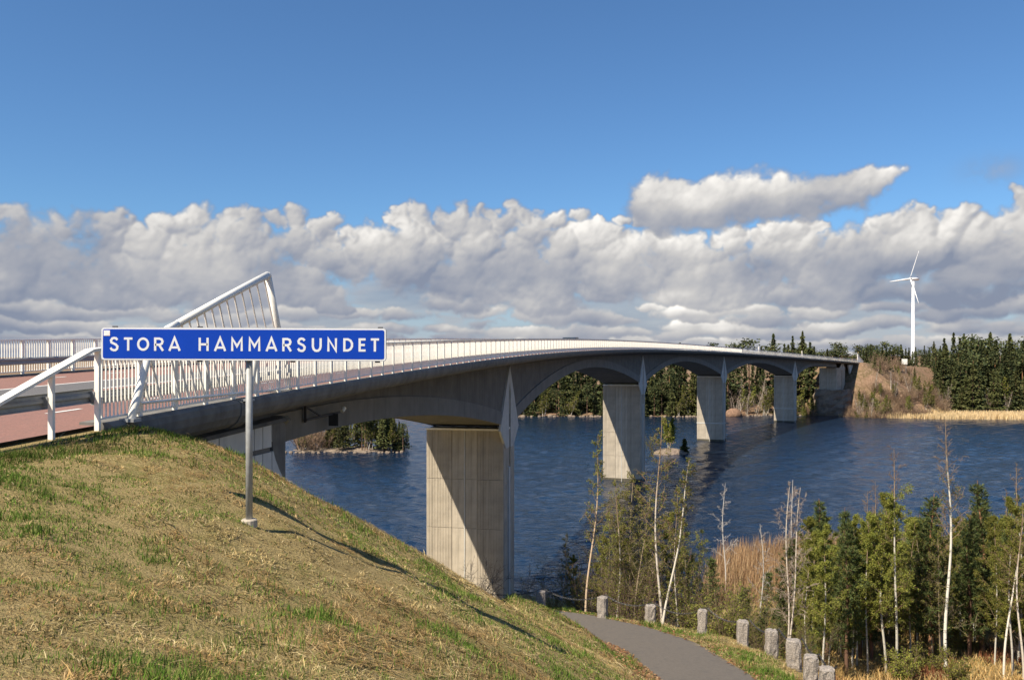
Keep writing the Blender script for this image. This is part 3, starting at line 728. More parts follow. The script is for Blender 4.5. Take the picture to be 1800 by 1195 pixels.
def build_far_sails():
    for s, o_, h, lab in ((270.5, RE-.1, 2.9, 'small white triangular frame at the far end of the bridge railing'), (247, LE+.2, 2.6, 'short white upright on the far side of the bridge near its end'), (206, LE+.2, 2.6, 'short white upright over the fourth pier on the far side')):
        f = empty('harp_railing', tuple(bp(s, o_)), lab, 'railing frame'); P = lambda a, u: bp(s+a, o_, u)-f.location
        MB().tube([P(0, 0), P(-.3, h)], .13, 8).build('end_leg', M['white_paint'], f)
        if h > 2.8:
            MB().tube([P(-.3, h), P(6, .7)], .09, 6).build('top_tube', M['white_paint'], f)
            for k in range(1, 12): MB().bar(P(k*.5, .1), P(k*.5-.25, h-(h-.7)*k*.5/6.3), .10, .10).build('bar', M['white_paint'], f)
build_far_sails()

# ------------------------------------------------------------------ place-name sign
GLY = {
 'S': ([[(.83, .80), (.70, .93), (.5, .96), (.3, .92), (.17, .77), (.22, .62), (.45, .54), (.68, .46), (.84, .32), (.80, .14), (.64, .04), (.46, .03), (.26, .08), (.13, .22)]], .72),
 'T': ([[(.0, .92), (1, .92)], [(.5, .92), (.5, 0)]], .66), 'O': ([[(.5+.42*math.cos(t), .5+.42*math.sin(t)) for t in np.linspace(0, 2*math.pi, 25)]], .88),
 'R': ([[(.10, 0), (.10, .92), (.55, .92), (.78, .86), (.88, .70), (.80, .54), (.58, .46), (.10, .46)], [(.52, .46), (.93, 0)]], .72),
 'A': ([[(.06, 0), (.5, .99), (.94, 0)], [(.2, .26), (.8, .26)]], .88), 'H': ([[(.10, 0), (.10, 1)], [(.90, 0), (.90, 1)], [(.1, .5), (.9, .5)]], .74),
 'M': ([[(.09, 0), (.09, .95), (.5, .36), (.91, .95), (.91, 0)]], .88), 'U': ([[(.10, 1), (.10, .36), (.18, .17), (.34, .06), (.5, .04), (.66, .06), (.82, .17), (.90, .36), (.90, 1)]], .72),
 'N': ([[(.10, 0), (.10, .95), (.90, .05), (.90, 1)]], .72), 'D': ([[(.10, .08), (.10, .92), (.46, .92), (.72, .82), (.87, .62), (.87, .38), (.72, .18), (.46, .08), (.10, .08)]], .76),
 'E': ([[(.95, .92), (.12, .92), (.12, .08), (.95, .08)], [(.12, .5), (.85, .5)]], .55)}
def stroke(mb, pts, w, y):
    pts = [Vector((a, b)) for a, b in pts]; L = []; R = []; n = len(pts); closed = (pts[0]-pts[-1]).length < 1e-4
    for i in range(n):
        d0 = (pts[i]-pts[i-1]).normalized() if i else ((pts[0]-pts[-2]).normalized() if closed else None)
        d1 = (pts[i+1]-pts[i]).normalized() if i < n-1 else ((pts[1]-pts[0]).normalized() if closed else None)
        d0 = d0 or d1; d1 = d1 or d0; nn = (Vector((-d0.y, d0.x))+Vector((-d1.y, d1.x)))
        nn = nn.normalized() if nn.length > .01 else Vector((-d0.y, d0.x)); c = max(.42, nn.dot(Vector((-d0.y, d0.x))))
        L.append(pts[i]+nn*w/2/c); R.append(pts[i]-nn*w/2/c)
    vs = [(p.x, y, p.y) for p in L] + [(p.x, y, p.y) for p in R]
    mb.add(vs, [(i, n+i, n+i+1, i+1) for i in range(n-1)])
def build_sign():
    D = 10.75; k = D/1500
    zg = gz(-3.34, D)
    o = empty('place_name_sign', (-3.34, D, zg), 'long blue place-name sign with white capital letters on a grey post', 'sign')
    X = lambda px: (px-900)*k+3.34; Z = lambda py: EYE+(635-py)*k-zg
    roll = math.radians(.22)
    face = empty('sign_panel', (X(428.5), 0, Z(605))); face.parent = o; face.rotation_euler = (0, roll, 0)
    w, h = 501*k, 58*k
    def rrect(w, h, r, y):
        return [(sx*(w/2-r)+r*math.cos(a), y, sz*(h/2-r)+r*math.sin(a)) for sx, sz, a0 in ((1, 1, 0), (-1, 1, 90), (-1, -1, 180), (1, -1, 270)) for a in (math.radians(a0+q) for q in (0, 30, 60, 90))]
    def plate(w, h, r, y0, y1):
        f, b = rrect(w, h, r, y0), rrect(w, h, r, y1); n = len(f)
        return MB().add(f+b, [tuple(range(n)), tuple(range(n, 2*n))[::-1]]+[(i, n+i, n+(i+1) % n, (i+1) % n) for i in range(n)])
    plate(w, h, .035, -.004, .022).build('back_plate', M['steel'], face)
    plate(w-.008, h-.008, .033, -.007, -.0045).build('border', M['sign_white'], face)
    plate(w-.05, h-.05, .022, -.010, -.0075).build('blue_field', M['sign_blue'], face)
    word = [('S', 193, 209.9), ('T', 218.6, 233.6), ('O', 242, 262.6), ('R', 271.8, 288.4), ('A', 297.2, 317.8), ('H', 350, 367.2), ('A', 377.2, 397.7), ('M', 407, 427.2), ('M', 437.7, 458), ('A', 467.8, 487.6),
            ('R', 497, 513), ('S', 522.2, 538.6), ('U', 548.7, 565.7), ('N', 576, 592.5), ('D', 603.9, 621.3), ('E', 631, 643.6), ('T', 652, 666.5)]
    cap = 23.2*k; z0 = -(606.3-605)*k-cap/2+.006; sw = .0285
    for ch, a, b in word:
        mb = MB(); wd = (b-a)*k
        for st in GLY[ch][0]:
            x0 = (a-428.5)*k
            stroke(mb, [(x0+p*wd, z0+q*cap) for p, q in st], sw, -.0125 - (.0004 if st is not GLY[ch][0][0] else 0))
        mb.build('letter', M['sign_white'], face)
    MB().box(((183-428.5)*k, -.013, (605-591)*k), ((194-428.5)*k, -.0103, (605-581.5)*k)).build('sticker', material('sticker', (.78, .74, .72), .6, two=(.62, .5, .48), scale=30), face)
    for px, top in ((200, 1), (668, 1), (514, 0), (663, 0), (350, 0), (350, 1)):
        x = (px-428.5)*k; MB().box((x-.03, .0225, h/2-.05 if top else -h/2-.018), (x+.03, .05, h/2+.016 if top else -h/2+.05)).build('clamp', M['dark'], face)
    for z in (.09, -.09): MB().box((-w/2+.1, .0225, z-.02), (w/2-.1, .045, z+.02)).build('stiffener', M['galv'], face)
    MB().tube([(0, .095, -.1), (0, .095, Z(600))], .043, 14).build('post', M['galv'], o, True)
    for z in (.09, -.09): MB().box((-.06, .046, Z(605)+z-.02), (.06, .15, Z(605)+z+.02)).build('bracket', M['galv'], o)
    b = MB(); b.tube([(0, .095, -.3), (0, .095, .03), (0, .095, .045)], [.105, .10, .085], 14); b.build('foundation', M['concrete'], o)
build_sign()

# ------------------------------------------------------------------ under-deck bracket with navigation panel
def build_bracket():
    s = -32.6; o = empty('navigation_bracket', tuple(bp(s, 0, -1.25)), 'dark steel bracket with a square lamp panel under the near end of the bridge', 'bracket')
    P = lambda a, w, u: bp(s+a, w, u-1.25)-o.location
    m = M['dark']
    MB().bar(P(-.5, .1, .28), P(-.5, .1, -.28), .07, .12).build('wall_plate', m, o)
    MB().bar(P(-.5, .12, -.2), P(2.0, .35, -.16), .07).build('arm', m, o)
    MB().bar(P(-.5, .12, .25), P(.6, .22, -.18), .05).build('brace', m, o)
    f = P(1.0, .3, -.62); g = P(1.9, .36, -.62)
    MB().bar((f+g)/2+Vector((0, 0, .02)), (f+g)/2+Vector((0, 0, .46)), .34, .08).build('lamp_panel', m, o)
    MB().tube([P(2.1, .4, -.14), P(2.25, .42, -.02)], [.07, .09], 10).build('lamp', M['white_paint'], o)
build_bracket()

# ------------------------------------------------------------------ path, granite bollards and chain
def build_path():
    mb = MB(); vs = []; d = np.gradient(PD[:, :2], axis=0); d /= np.linalg.norm(d, axis=1)[:, None]
    for p, t in zip(PD, d):
        for k in (-1.28, -.6, 0, .6, 1.28): vs.append((p[0]+t[1]*k, p[1]-t[0]*k, p[2]+EYE+.02-.03*(k/1.28)**2))
    fs = [(5*i+j, 5*i+j+1, 5*i+j+6, 5*i+j+5) for i in range(len(PD)-1) for j in range(4)]
    tag(mb.add(vs, fs).build('path', M['path_asphalt'], None, True), kind='structure')
build_path()
BOL = [(1.17, 34.6, 951), (3.48, 32.8, 1059), (5.15, 31.8, 1143), (6.66, 29.9, 1234), (7.56, 28, 1305), (7.9, 26, 1355), (8.0, 24.2, 1395), (7.97, 22.8, 1424), (7.9, 21.4, 1452)]
BLAB = ['farthest granite bollard beside the bridge pier where the chain begins', 'second granite bollard from the bridge pier, squared and upright', 'pale pinkish granite bollard third from the bridge pier', 'granite bollard with a dark patched face, fourth from the pier', 'slim brownish granite bollard in the middle of the curve', 'grey lumpy granite bollard sixth from the bridge pier', 'speckled granite bollard third from the near end of the row', 'smooth grey granite bollard second from the near end of the row', 'nearest granite bollard at the bottom edge of the picture']
def build_bollards():
    tops = []
    for i, (x, y, px) in enumerate(BOL):
        r = random.Random(40+i); w = .182+r.uniform(-.02, .025); h = .84+r.uniform(-.05, .05); n = 16; rings = []
        zs = [-.25, .0, .14, .28, .42, h-.12, h-.03, h]
        for j, z in enumerate(zs):
            q = 1 if j < 6 else (.95 if j == 6 else .72); ring = []
            for k in range(n):
                a = 2*math.pi*k/n+.2; m_ = 1/max(abs(math.cos(a)), abs(math.sin(a))); m_ = min(m_, 1.27)
                rr = w*q*m_*(1+r.uniform(-.10, .10)); ring.append((rr*math.cos(a), rr*math.sin(a)*.92, z+r.uniform(-.02, .02)*(j > 1)))
            rings.append(ring)
        g = gz(x, y)
        o = MB().sweep(rings).build('granite_bollard', M['granite'], None, False, (x, y, g)); o.rotation_euler = (r.uniform(-.03, .03), r.uniform(-.03, .03), math.atan2(-8, 8)*.3+r.uniform(-.3, .3))
        tag(o, BLAB[i], 'bollard', 'granite bollards along the path'); tops.append(Vector((x, y, g+h)))
    tops = [Vector((-2.2, 36.4, gz(-2.2, 36.4)+.7))] + tops
    for i, (a, b) in enumerate(zip(tops[:-1], tops[1:])):
        out = Vector((b.y-a.y, -(b.x-a.x), 0)).normalized()*-.22
        out = Vector(((a.y-b.y), (b.x-a.x), 0)).normalized()*.24
        mb = MB(); L = (b-a).length; n = int(L/.062); t0 = None
        pt = lambda t: a.lerp(b, t)+out+Vector((0, 0, .02-.30*min(1, L/2.4)*4*t*(1-t)))
        for j in range(n):
            p, q = pt(j/n), pt((j+1)/n); t = (q-p).normalized(); sd = t.cross(Vector((0, 0, 1))).normalized(); u = sd if j % 2 else sd.cross(t)
            c = (p+q)/2; ln = (q-p).length*.66; wd = .024
            loop = [c-t*ln+u*wd*.4, c-t*ln*.5+u*wd, c+t*ln*.5+u*wd, c+t*ln+u*wd*.4, c+t*ln-u*wd*.4, c+t*ln*.5-u*wd, c-t*ln*.5-u*wd, c-t*ln-u*wd*.4]
            mb.tube([x_-a for x_ in loop+[loop[0]]], .0075, 4, cap=False)
        o = mb.build('chain', M['chain'], None, False, tuple(a))
        tag(o, ['sagging steel chain running left from the farthest bollard', 'steel chain between the two farthest bollards', 'steel chain hanging between the second and third bollards from the pier', 'steel chain between the pinkish and the dark patched bollards', 'steel chain between the dark patched and the slim brownish bollards', 'steel chain right of the slim brownish bollard', 'steel chain between the lumpy and the speckled bollards', 'short steel chain between the speckled and the smooth bollards', 'steel chain joining the two nearest bollards'][i], 'chain', 'chains between the bollards')
build_bollards()

# ------------------------------------------------------------------ car on the bridge
def build_car():
    s = 50.; off = -5.2; o = empty('car', tuple(bp(s, off, .02)), 'dark blue car driving over the top of the bridge behind the railing', 'car'); o.rotation_euler = (0, 0, -float(heading(s)))
    w = .9
    prof = [(-2.1, .35), (-2.15, .75), (-2.0, .98), (-1.75, 1.02), (-1.3, 1.45), (.2, 1.50), (.95, 1.02), (1.9, .88), (2.1, .6), (2.1, .35)]
    MB().sweep([[(x*(1 if abs(x) < w else .93), y, z) for y, z in prof] for x in (-w, -w*.9, w*.9, w)]).build('body', M['car_paint'], o)
    MB().hexa([(-.72, -1.78, 1.03), (.72, -1.78, 1.03), (.62, -1.36, 1.40), (-.62, -1.36, 1.40), (-.72, -1.80, 1.05), (.72, -1.80, 1.05), (.62, -1.38, 1.42), (-.62, -1.38, 1.42)]).build('rear_window', M['glass'], o)
    for sx in (-1, 1):
        x = sx*.905
        MB().hexa([(x, -1.2, 1.05), (x+.01*sx, -1.2, 1.05), (x+.01*sx, .75, 1.05), (x, .75, 1.05), (x, -1.05, 1.38), (x+.01*sx, -1.05, 1.38), (x+.01*sx, .15, 1.40), (x, .15, 1.40)]).build('side_window', M['glass'], o)
        MB().box((sx*.78-.1, -2.17, .72), (sx*.78+.1, -2.1, .9)).build('tail_light', material('tail_light', (.4, .02, .02), .3), o)
        for y in (-1.3, 1.3): MB().tube([(sx*.72, y, .31), (sx*.91, y, .31)], .31, 14).build('wheel', M['tyre'], o)
build_car()

# ------------------------------------------------------------------ wind turbine and white cabin
def build_turbine():
    Y = 690.; x = (1605-900)/1500*Y; zh = EYE+(635-490)/1500*Y
    o = empty('wind_turbine', (x, Y, 0), 'white three-bladed wind turbine above the far forest', 'wind turbine')
    MB().tube([(0, 0, -2), (0, 0, 10), (0, 0, zh-1.2)], [1.7, 1.6, .95], 20).build('tower', M['turbine'], o, True)
    yaw = math.radians(-72)
    nac = empty('nacelle', (0, 0, zh)); nac.parent = o; nac.rotation_euler = (0, 0, yaw)
    MB().tube([(0, -2.4, 0), (0, -1.8, 0), (0, 2, .1), (0, 5.0, .1), (0, 5.6, .1)], [.9, 1.5, 1.7, 1.4, .5], 14).build('housing', M['turbine'], nac, True)
    MB().tube([(0, -4.1, 0), (0, -3.7, 0), (0, -2.3, 0)], [.1, .8, 1.2], 14).build('hub', M['turbine'], nac, True)
    for a in (181, 66, -66):
        a = math.radians(a); dx, dz = math.cos(a), math.sin(a); rings = []
        for t in np.linspace(0, 1, 12):
            r = .8+22.4*t; ch = (.9 if t < .06 else 1.6*(1-t)**.8+.2); tw = .5*(1-t); th_ = ch*.16+.06
            px_, pz_ = -dz, dx; ring = []
            for u, v in ((-.35, 0), (0, .5), (.4, .3), (.65, 0), (.4, -.3), (0, -.5)):
                cu, cv = u*ch*math.cos(tw)-v*th_*math.sin(tw), u*ch*math.sin(tw)+v*th_*math.cos(tw)
                ring.append((dx*r+px_*cu, -3.1+cv, dz*r+pz_*cu))
            rings.append(ring)
        MB().sweep(rings).build('blade', M['turbine'], nac, True)
build_turbine()
def build_cabin():
    Y = 322.; x = (1590-900)/1500*Y; z = EYE+(635-641)/1500*Y
    o = empty('road_sign_back', (x, Y, z), 'small plain white square board on posts by the far road', 'sign')
    MB().box((-1.05, -.06, .1), (1.05, .06, 2.2)).build('board', M['white_paint'], o)
    for sx in (-.6, .6): MB().tube([(sx, .12, -6), (sx, .12, 2.1)], .07, 6).build('post', M['galv'], o)
build_cabin()

# ------------------------------------------------------------------ grass
STRAW = np.array([(.55, .43, .19), (.43, .325, .14), (.31, .23, .10), (.66, .54, .29), (.45, .335, .145)])
GREEN = np.array([(.10, .19, .025), (.075, .145, .02), (.15, .225, .04), (.21, .24, .065)])
def blades(name, X, Y, Z, L, wid, lean, col, down=None, seed=1, slope=None):
    r = np.random.default_rng(seed); n = len(X); a = r.uniform(0, 2*np.pi, n)
    d = np.c_[np.cos(a), np.sin(a)]
    if down is not None: d = d + down*.45; d /= np.linalg.norm(d, axis=1)[:, None]+1e-6
    b = a+np.pi/2+r.uniform(-.6, .6, n); side = np.c_[np.cos(b), np.sin(b), np.zeros(n)]*(wid/2)[:, None]
    p = np.c_[X, Y, Z-.01]; h1 = (L*.5*np.cos(lean*.88)); o1 = L*.5*np.sin(lean*.88); h2 = h1+L*.5*np.cos(lean*1.1); o2 = o1+L*.5*np.sin(lean*1.1)
    mid = p+np.c_[d*o1[:, None], h1]; tip = p+np.c_[d*o2[:, None], np.maximum(h2, .02)]
    if slope is not None:            # lying stalks follow the slope
        for q, o_ in ((mid, o1), (tip, o2)): q[:, 2] += (d*o_[:, None]*slope).sum(1)
    V = np.stack([p-side, p+side, mid-side*.8, mid+side*.8, tip], 1).reshape(-1, 3)
    i = np.arange(n)[:, None]*5; F = np.concatenate([i+[0, 1, 3], i+[0, 3, 2], i+[2, 3, 4]], 0)
    C = np.repeat(col, 5, 0); return link(name, np_mesh(name, V, F, C), None, M['blade'])
def grads(X, Y):
    e = .4; gx = (ground(X+e, Y, False)-ground(X-e, Y, False))/(2*e); gy = (ground(X, Y+e, False)-ground(X, Y-e, False))/(2*e)
    g = -np.c_[gx, gy]; return g/(np.linalg.norm(g, axis=1)[:, None]+1e-6), -g
def build_grass():
    r = RNG; n = 760000
    Y = 2.2 + 36*r.random(n)**1.35; X = (r.random(n)*2-1)*(.64*Y+2.0)
    Y = np.r_[Y, 14+24*r.random(60000)]; X = np.r_[X, -7+21*r.random(60000)]
    d, _ = path_near(X, Y); s, o = road_coords(X, Y)
    bd = np.interp(Y, [20, 26, 30, 33, 36], [9.6, 9.6, 8.6, 5.6, 2.5])
    ok = (d > 1.22+.15*r.random(len(X))) & ~((o > LE-.2) & (o < RE+.05) & (s < -46.5)) & ~((o < .1) & (o > -6) & (s > -53)) & (X < bd+5)
    X, Y, s, o, d = X[ok], Y[ok], s[ok], o[ok], d[ok]; Z = ground(X, Y); n = len(X)
    dn, slp = grads(X, Y)
    g = .56*vnoise(X, Y, .33, 21)+.44*vnoise(X, Y, 1.1, 22)
    verge = np.clip(1-np.abs(o-RE-.55)/.6, 0, 1)*(s < -45)
    pe = np.clip(1-np.abs(d-1.7)/.6, 0, 1)*(Y < 30)
    crest = np.clip((s+52)/8, 0, 1)*np.clip(1-(o-3)/5, 0, 1)
    gm = np.clip((g-.48)*8+.58, 0.08, .97)
    gm = np.clip(gm+.12*np.clip((11-Y)/4, 0, 1)-.42*np.clip((Y-10.5)/3, 0, 1)*(o > RE+2.2)*(d > 2.4)+.6*verge+.35*pe-.2*crest, .05, .95)
    isg = r.random(n) < gm; blot = vnoise(X, Y, 1.7, 91, 3); brown = vnoise(X, Y, .8, 95, 3)
    clump = vnoise(X, Y, 3.2, 33, 2); tuft = (vnoise(X, Y, 1.4, 44, 2) > .66)
    L = np.where(isg, .035+.055*r.random(n), .045+.10*r.random(n)**1.7)*(.65+.8*clump); L = L*(1+1.0*(tuft & isg))*(1+1.2*verge)*np.where(isg, 1.25, 1.1)*np.interp(Y, [3, 10, 11.5, 15, 17, 20], [.72, .85, .6, .6, .9, 1.1])
    L *= np.where((o > RE) & (o < RE+5.5) & (s < -49) & ~(verge > .2), .62, 1)
    wid = .0042*(1+Y/9)*(.7+.6*r.random(n))
    lean = np.where(isg, .15+.8*r.random(n), .6+.85*r.random(n)); flat = ~isg & (r.random(n) < .72); lean = np.where(flat, 1.22+.24*r.random(n), lean); L = L*np.where(flat, 1.9, np.where(isg, 1, .8)); L = L*np.where(~isg & (r.random(n) < .02), 1.8, 1)
    col = np.where(isg[:, None], GREEN[r.integers(0, 4, n)], STRAW[r.integers(0, 5, n)])
    dry = np.clip((vnoise(X, Y, .7, 55)-.4)*3, 0, 1)
    col = np.where(((brown > .56) & ~isg)[:, None], col*np.array((.82, .73, .68)), col); col = np.where((((blot > .60)) & ~isg)[:, None], col*1.22, col)
    col = col*(.52+.9*r.random(n))[:, None]*(1-.25*dry*(~isg))[:, None]; col = col*np.where(verge > .3, .62, 1)[:, None]
    swirl = (vnoise(X, Y, .9, 66)-.5)*2.6; c, s_ = np.cos(swirl), np.sin(swirl); dn = np.c_[dn[:, 0]*c-dn[:, 1]*s_, dn[:, 0]*s_+dn[:, 1]*c]
    for nm, m_ in (('dry_grass', ~isg), ('green_grass', isg)):
        tag(blades(nm, X[m_], Y[m_], Z[m_], L[m_], wid[m_], lean[m_], col[m_], dn[m_]*np.where(isg[m_], .3, 1.0)[:, None], 3, slp[m_]), kind='stuff')
    n = 9000; i = r.integers(0, len(PD)-1, n); t = np.gradient(PD[:, :2], axis=0); t /= np.linalg.norm(t, axis=1)[:, None]
    k = np.where(r.random(n) < .78, -1, 1)*(1.28+np.abs(r.normal(0, .42, n))-.10); X, Y = PD[i, 0]+t[i, 1]*(-k), PD[i, 1]+t[i, 0]*k; ok = (Y > 14) & (X > -3); X, Y = X[ok], Y[ok]; n = len(X)
    col = np.array([(.21, .10, .05), (.28, .16, .08), (.15, .085, .05), (.33, .22, .12)])[r.integers(0, 4, n)]*(.7+.6*r.random(n))[:, None]
    tag(blades('leaf_litter', X, Y, ground(X, Y)+.045, .05+.05*r.random(n), .05+.04*r.random(n), 1.2+.3*r.random(n), col, None, 9), kind='stuff')
    # rough dry grass on the flat below the bollards
    n = 60000; Y = 22+56*r.random(n); X = 6+r.random(n)*(.64*Y-2)
    Z = ground(X, Y); ok = (Z > .3) & (X > np.interp(Y, [20, 30, 33, 40, 55, 80], [11, 10, 8.5, 4, 9, 17])); X, Y, Z = X[ok], Y[ok], Z[ok]; n = len(X)
    col = STRAW[r.integers(0, 5, n)]*np.array((1.0, .86, .75))*(.6+.5*r.random(n))[:, None]
    red = vnoise(X, Y, .35, 77) > .56; col = np.where(red[:, None], np.array((.17, .07, .035))*(.7+.6*r.random(n))[:, None], col)
    tag(blades('meadow_grass', X, Y, Z, .25+.35*r.random(n), .03+.02*r.random(n), .3+.9*r.random(n), col, None, 5), kind='stuff')
    # reed bed on the point
    n = 26000; u = r.random(n); Y = 62+24*r.random(n); X = 9+50*r.random(n); Z = ground(X, Y)
    edge = (vnoise(X, Y, .12, 88)-.5)*6
    ok = (Z > -.9) & (X > np.interp(Y, [60, 70, 85], [13, 16, 21])+edge*.5) & (Y < 79+edge); X, Y, Z = X[ok], Y[ok], Z[ok]; n = len(X)
    col = np.array([(.42, .28, .15), (.36, .23, .12), (.50, .36, .20)])[r.integers(0, 3, n)]*(.75+.5*r.random(n))[:, None]
    tag(blades('reeds', X, Y, Z, 1.5+1.1*r.random(n), .035+.03*r.random(n), .05+.45*r.random(n), col, np.tile((.8, .1), (n, 1)), 6), kind='stuff')
    # reed belt along the far right shore
    n = 26000; X = 108+130*r.random(n); sh = np.interp(X, [104, 118, 135, 180, 320], [284, 274, 266, 262, 258]); Y = sh+1+r.random(n)*34; Z = far_height(X, Y)
    ok = (Y-sh < 3+30*np.clip((X-112)/14, 0, 1)); ok &= Z < 1.9
    X, Y, Z = X[ok], Y[ok], np.maximum(Z[ok], -.2); n = len(X)
    col = np.array([(.58, .42, .24), (.52, .37, .20), (.62, .47, .29)])[r.integers(0, 3, n)]*(.85+.3*r.random(n))[:, None]
    tag(blades('reeds', X, Y, Z, 1.2+.8*r.random(n), .14+.1*r.random(n), .05+.4*r.random(n), col, None, 7), kind='stuff')
build_grass()

# ------------------------------------------------------------------ trees
def seg_mesh(name, segs, sides=4):
    """segs: (p0, p1, r0, r1, tint)"""
    P0 = np.array([s[0] for s in segs], float); P1 = np.array([s[1] for s in segs], float); R0 = np.array([s[2] for s in segs]); R1 = np.array([s[3] for s in segs]); C = np.array([s[4] for s in segs], float)
    t = P1-P0; t /= np.linalg.norm(t, axis=1)[:, None]+1e-9
    up = np.where((np.abs(t[:, 2]) < .9)[:, None], np.array((0, 0, 1.)), np.array((1., 0, 0))); a = np.cross(t, up); a /= np.linalg.norm(a, axis=1)[:, None]; b = np.cross(a, t)
    vs = []
    for P, R in ((P0, R0), (P1, R1)):
        for k in range(sides):
            w = 2*np.pi*k/sides; vs.append(P+(a*math.cos(w)+b*math.sin(w))*R[:, None])
    V = np.stack(vs, 1).reshape(-1, 3); n = len(segs); i = np.arange(n)[:, None]*2*sides
    F = np.concatenate([i+np.array([k, (k+1) % sides, sides+(k+1) % sides, sides+k]) for k in range(sides)], 0)
    return np_mesh(name, V, F, np.repeat(C, 2*sides, 0), smooth=True)
def card_mesh(name, P, D, L, W, C, rng, tri=False):
    """leaf cards: centre P, long direction D, length L, width W, tint C"""
    P = np.asarray(P, float); D = np.asarray(D, float); n = len(P); D = D/(np.linalg.norm(D, axis=1)[:, None]+1e-9)
    q = rng.normal(size=(n, 3)); s = np.cross(D, q); s /= np.linalg.norm(s, axis=1)[:, None]+1e-9
    L = np.broadcast_to(L, n)[:, None]; W = np.broadcast_to(W, n)[:, None]
    V = np.stack([P-D*L*.5, P+s*W*.5, P+D*L*.5, P-s*W*.5], 1).reshape(-1, 3)
    F = np.arange(4*n).reshape(n, 4); return np_mesh(name, V, F, np.repeat(np.asarray(C, float), 4, 0))
def rv(r, s=1.): return np.array([r.gauss(0, s) for _ in range(3)])
def unit(v): return v/(np.linalg.norm(v)+1e-9)
def polyline(p, d, L, n, r, bend, curl):
    pts = [p]; d = unit(d)
    for i in range(n):
        d = unit(d+rv(r, bend)+np.array((0, 0, curl))); pts.append(pts[-1]+d*L/n)
    return pts, d
BIRCH_LEAF = np.array([(.21, .215, .04), (.165, .18, .035), (.26, .245, .05), (.13, .145, .03)])
def proto_birch(seed, H, leaves=3, white=.6, lean=(0, 0), spread=1., start=.28, nb=26, stems=1, leafcol=BIRCH_LEAF, twigcol=(.20, .135, .085), trunkcol=(.46, .43, .37), leaf_lo=0., leaf_hi=1., rad=1.):
    r = random.Random(seed); g = np.random.default_rng(seed); T = []; S = []; LP = []; LD = []
    for st in range(stems):
        Hs = H*(1-.16*st*r.random()); ln = np.array((lean[0]+(r.uniform(-.18, .18) if stems > 1 else 0), lean[1]+(r.uniform(-.18, .18) if stems > 1 else 0)))
        n = 14; pts = []; ph = r.random()*6; amp = r.uniform(.006, .014)*H
        base = rv(r, .12)*np.array((1, 1, 0)) if stems > 1 else np.zeros(3)
        for i in range(n+1):
            t = i/n; pts.append(base+np.array((ln[0]*Hs*(t**1.3)+amp*math.sin(t*7+ph), ln[1]*Hs*t+amp*math.cos(t*5+ph), Hs*t-.3*(i == 0))))
        r0 = (.0050*H+.007)*rad*(1 if stems == 1 else .75)
        R = lambda t: r0*(1-t)**.8+.010
        for i in range(n):
            t = i/n; w = 1 if t < white else max(0, 1-(t-white)/.18); c = np.array(trunkcol)*w+np.array(twigcol)*1.2*(1-w)
            T.append((pts[i], pts[i+1], R(t), R((i+1)/n), c))
        for b in range(nb):
            t = start+(.985-start)*((b+r.random())/nb); k = t*n; i = min(n-1, int(k)); p = pts[i]*(1-k+i)+pts[i+1]*(k-i)
            a = b*2.4+r.uniform(-.4, .4); Lb = H*.27*spread*(1.04-t)**.62*r.uniform(.55, 1.1)*(.45+.55*min(1, (t-start)/.15+.4))
            d = np.array((math.cos(a), math.sin(a), r.uniform(.75, 1.4)))
            bp_, dd = polyline(p, d, Lb, 4, r, .13, .02); rb = max(.007, R(t)*.42)
            for j in range(4): S.append((bp_[j], bp_[j+1], rb*(1-j*.2), rb*(.8-j*.2), np.array(twigcol)*r.uniform(.8, 1.3)))
            for q in range(6):
                u = .25+.75*(q+r.random())/6; j = min(3, int(u*4)); p2 = bp_[j]*(1-u*4+j)+bp_[j+1]*(u*4-j)
                t2, d2 = polyline(p2, dd*.6+rv(r, .55)+np.array((0, 0, .25)), Lb*.36*r.uniform(.6, 1.1), 2, r, .2, -.06)
                for j in range(2): S.append((t2[j], t2[j+1], .0085-.0015*j, .007-.002*j, np.array(twigcol)*r.uniform(.8, 1.3)))
                for z in range(4):
                    p3 = t2[0]+(t2[2]-t2[0])*r.random(); d3 = unit(d2+rv(r, .7)+np.array((0, 0, -.2))); Lt = Lb*.17*r.uniform(.6, 1.2)
                    S.append((p3, p3+d3*Lt, .0062, .0045, np.array(twigcol)*r.uniform(.8, 1.3)))
                    if leaf_lo <= t <= leaf_hi:
                        for _ in range(leaves): LP.append(p3+d3*Lt*r.random()+rv(r, .05)); LD.append(rv(r)+np.array((0, 0, -.6)))
    C = leafcol[g.integers(0, len(leafcol), len(LP))]*g.uniform(.75, 1.3, (len(LP), 1)) if LP else None
    return dict(trunk=seg_mesh('trunk', T, 7), branches=seg_mesh('branches', S, 3),
                crown=card_mesh('crown', LP, LD, g.uniform(.05, .08, len(LP)), g.uniform(.036, .058, len(LP)), C, g) if LP else None, mats=('birch_bark', 'bark', 'leaf'))
PINE_C = np.array([(.07, .095, .03), (.09, .11, .034), (.055, .08, .03), (.11, .125, .04)])
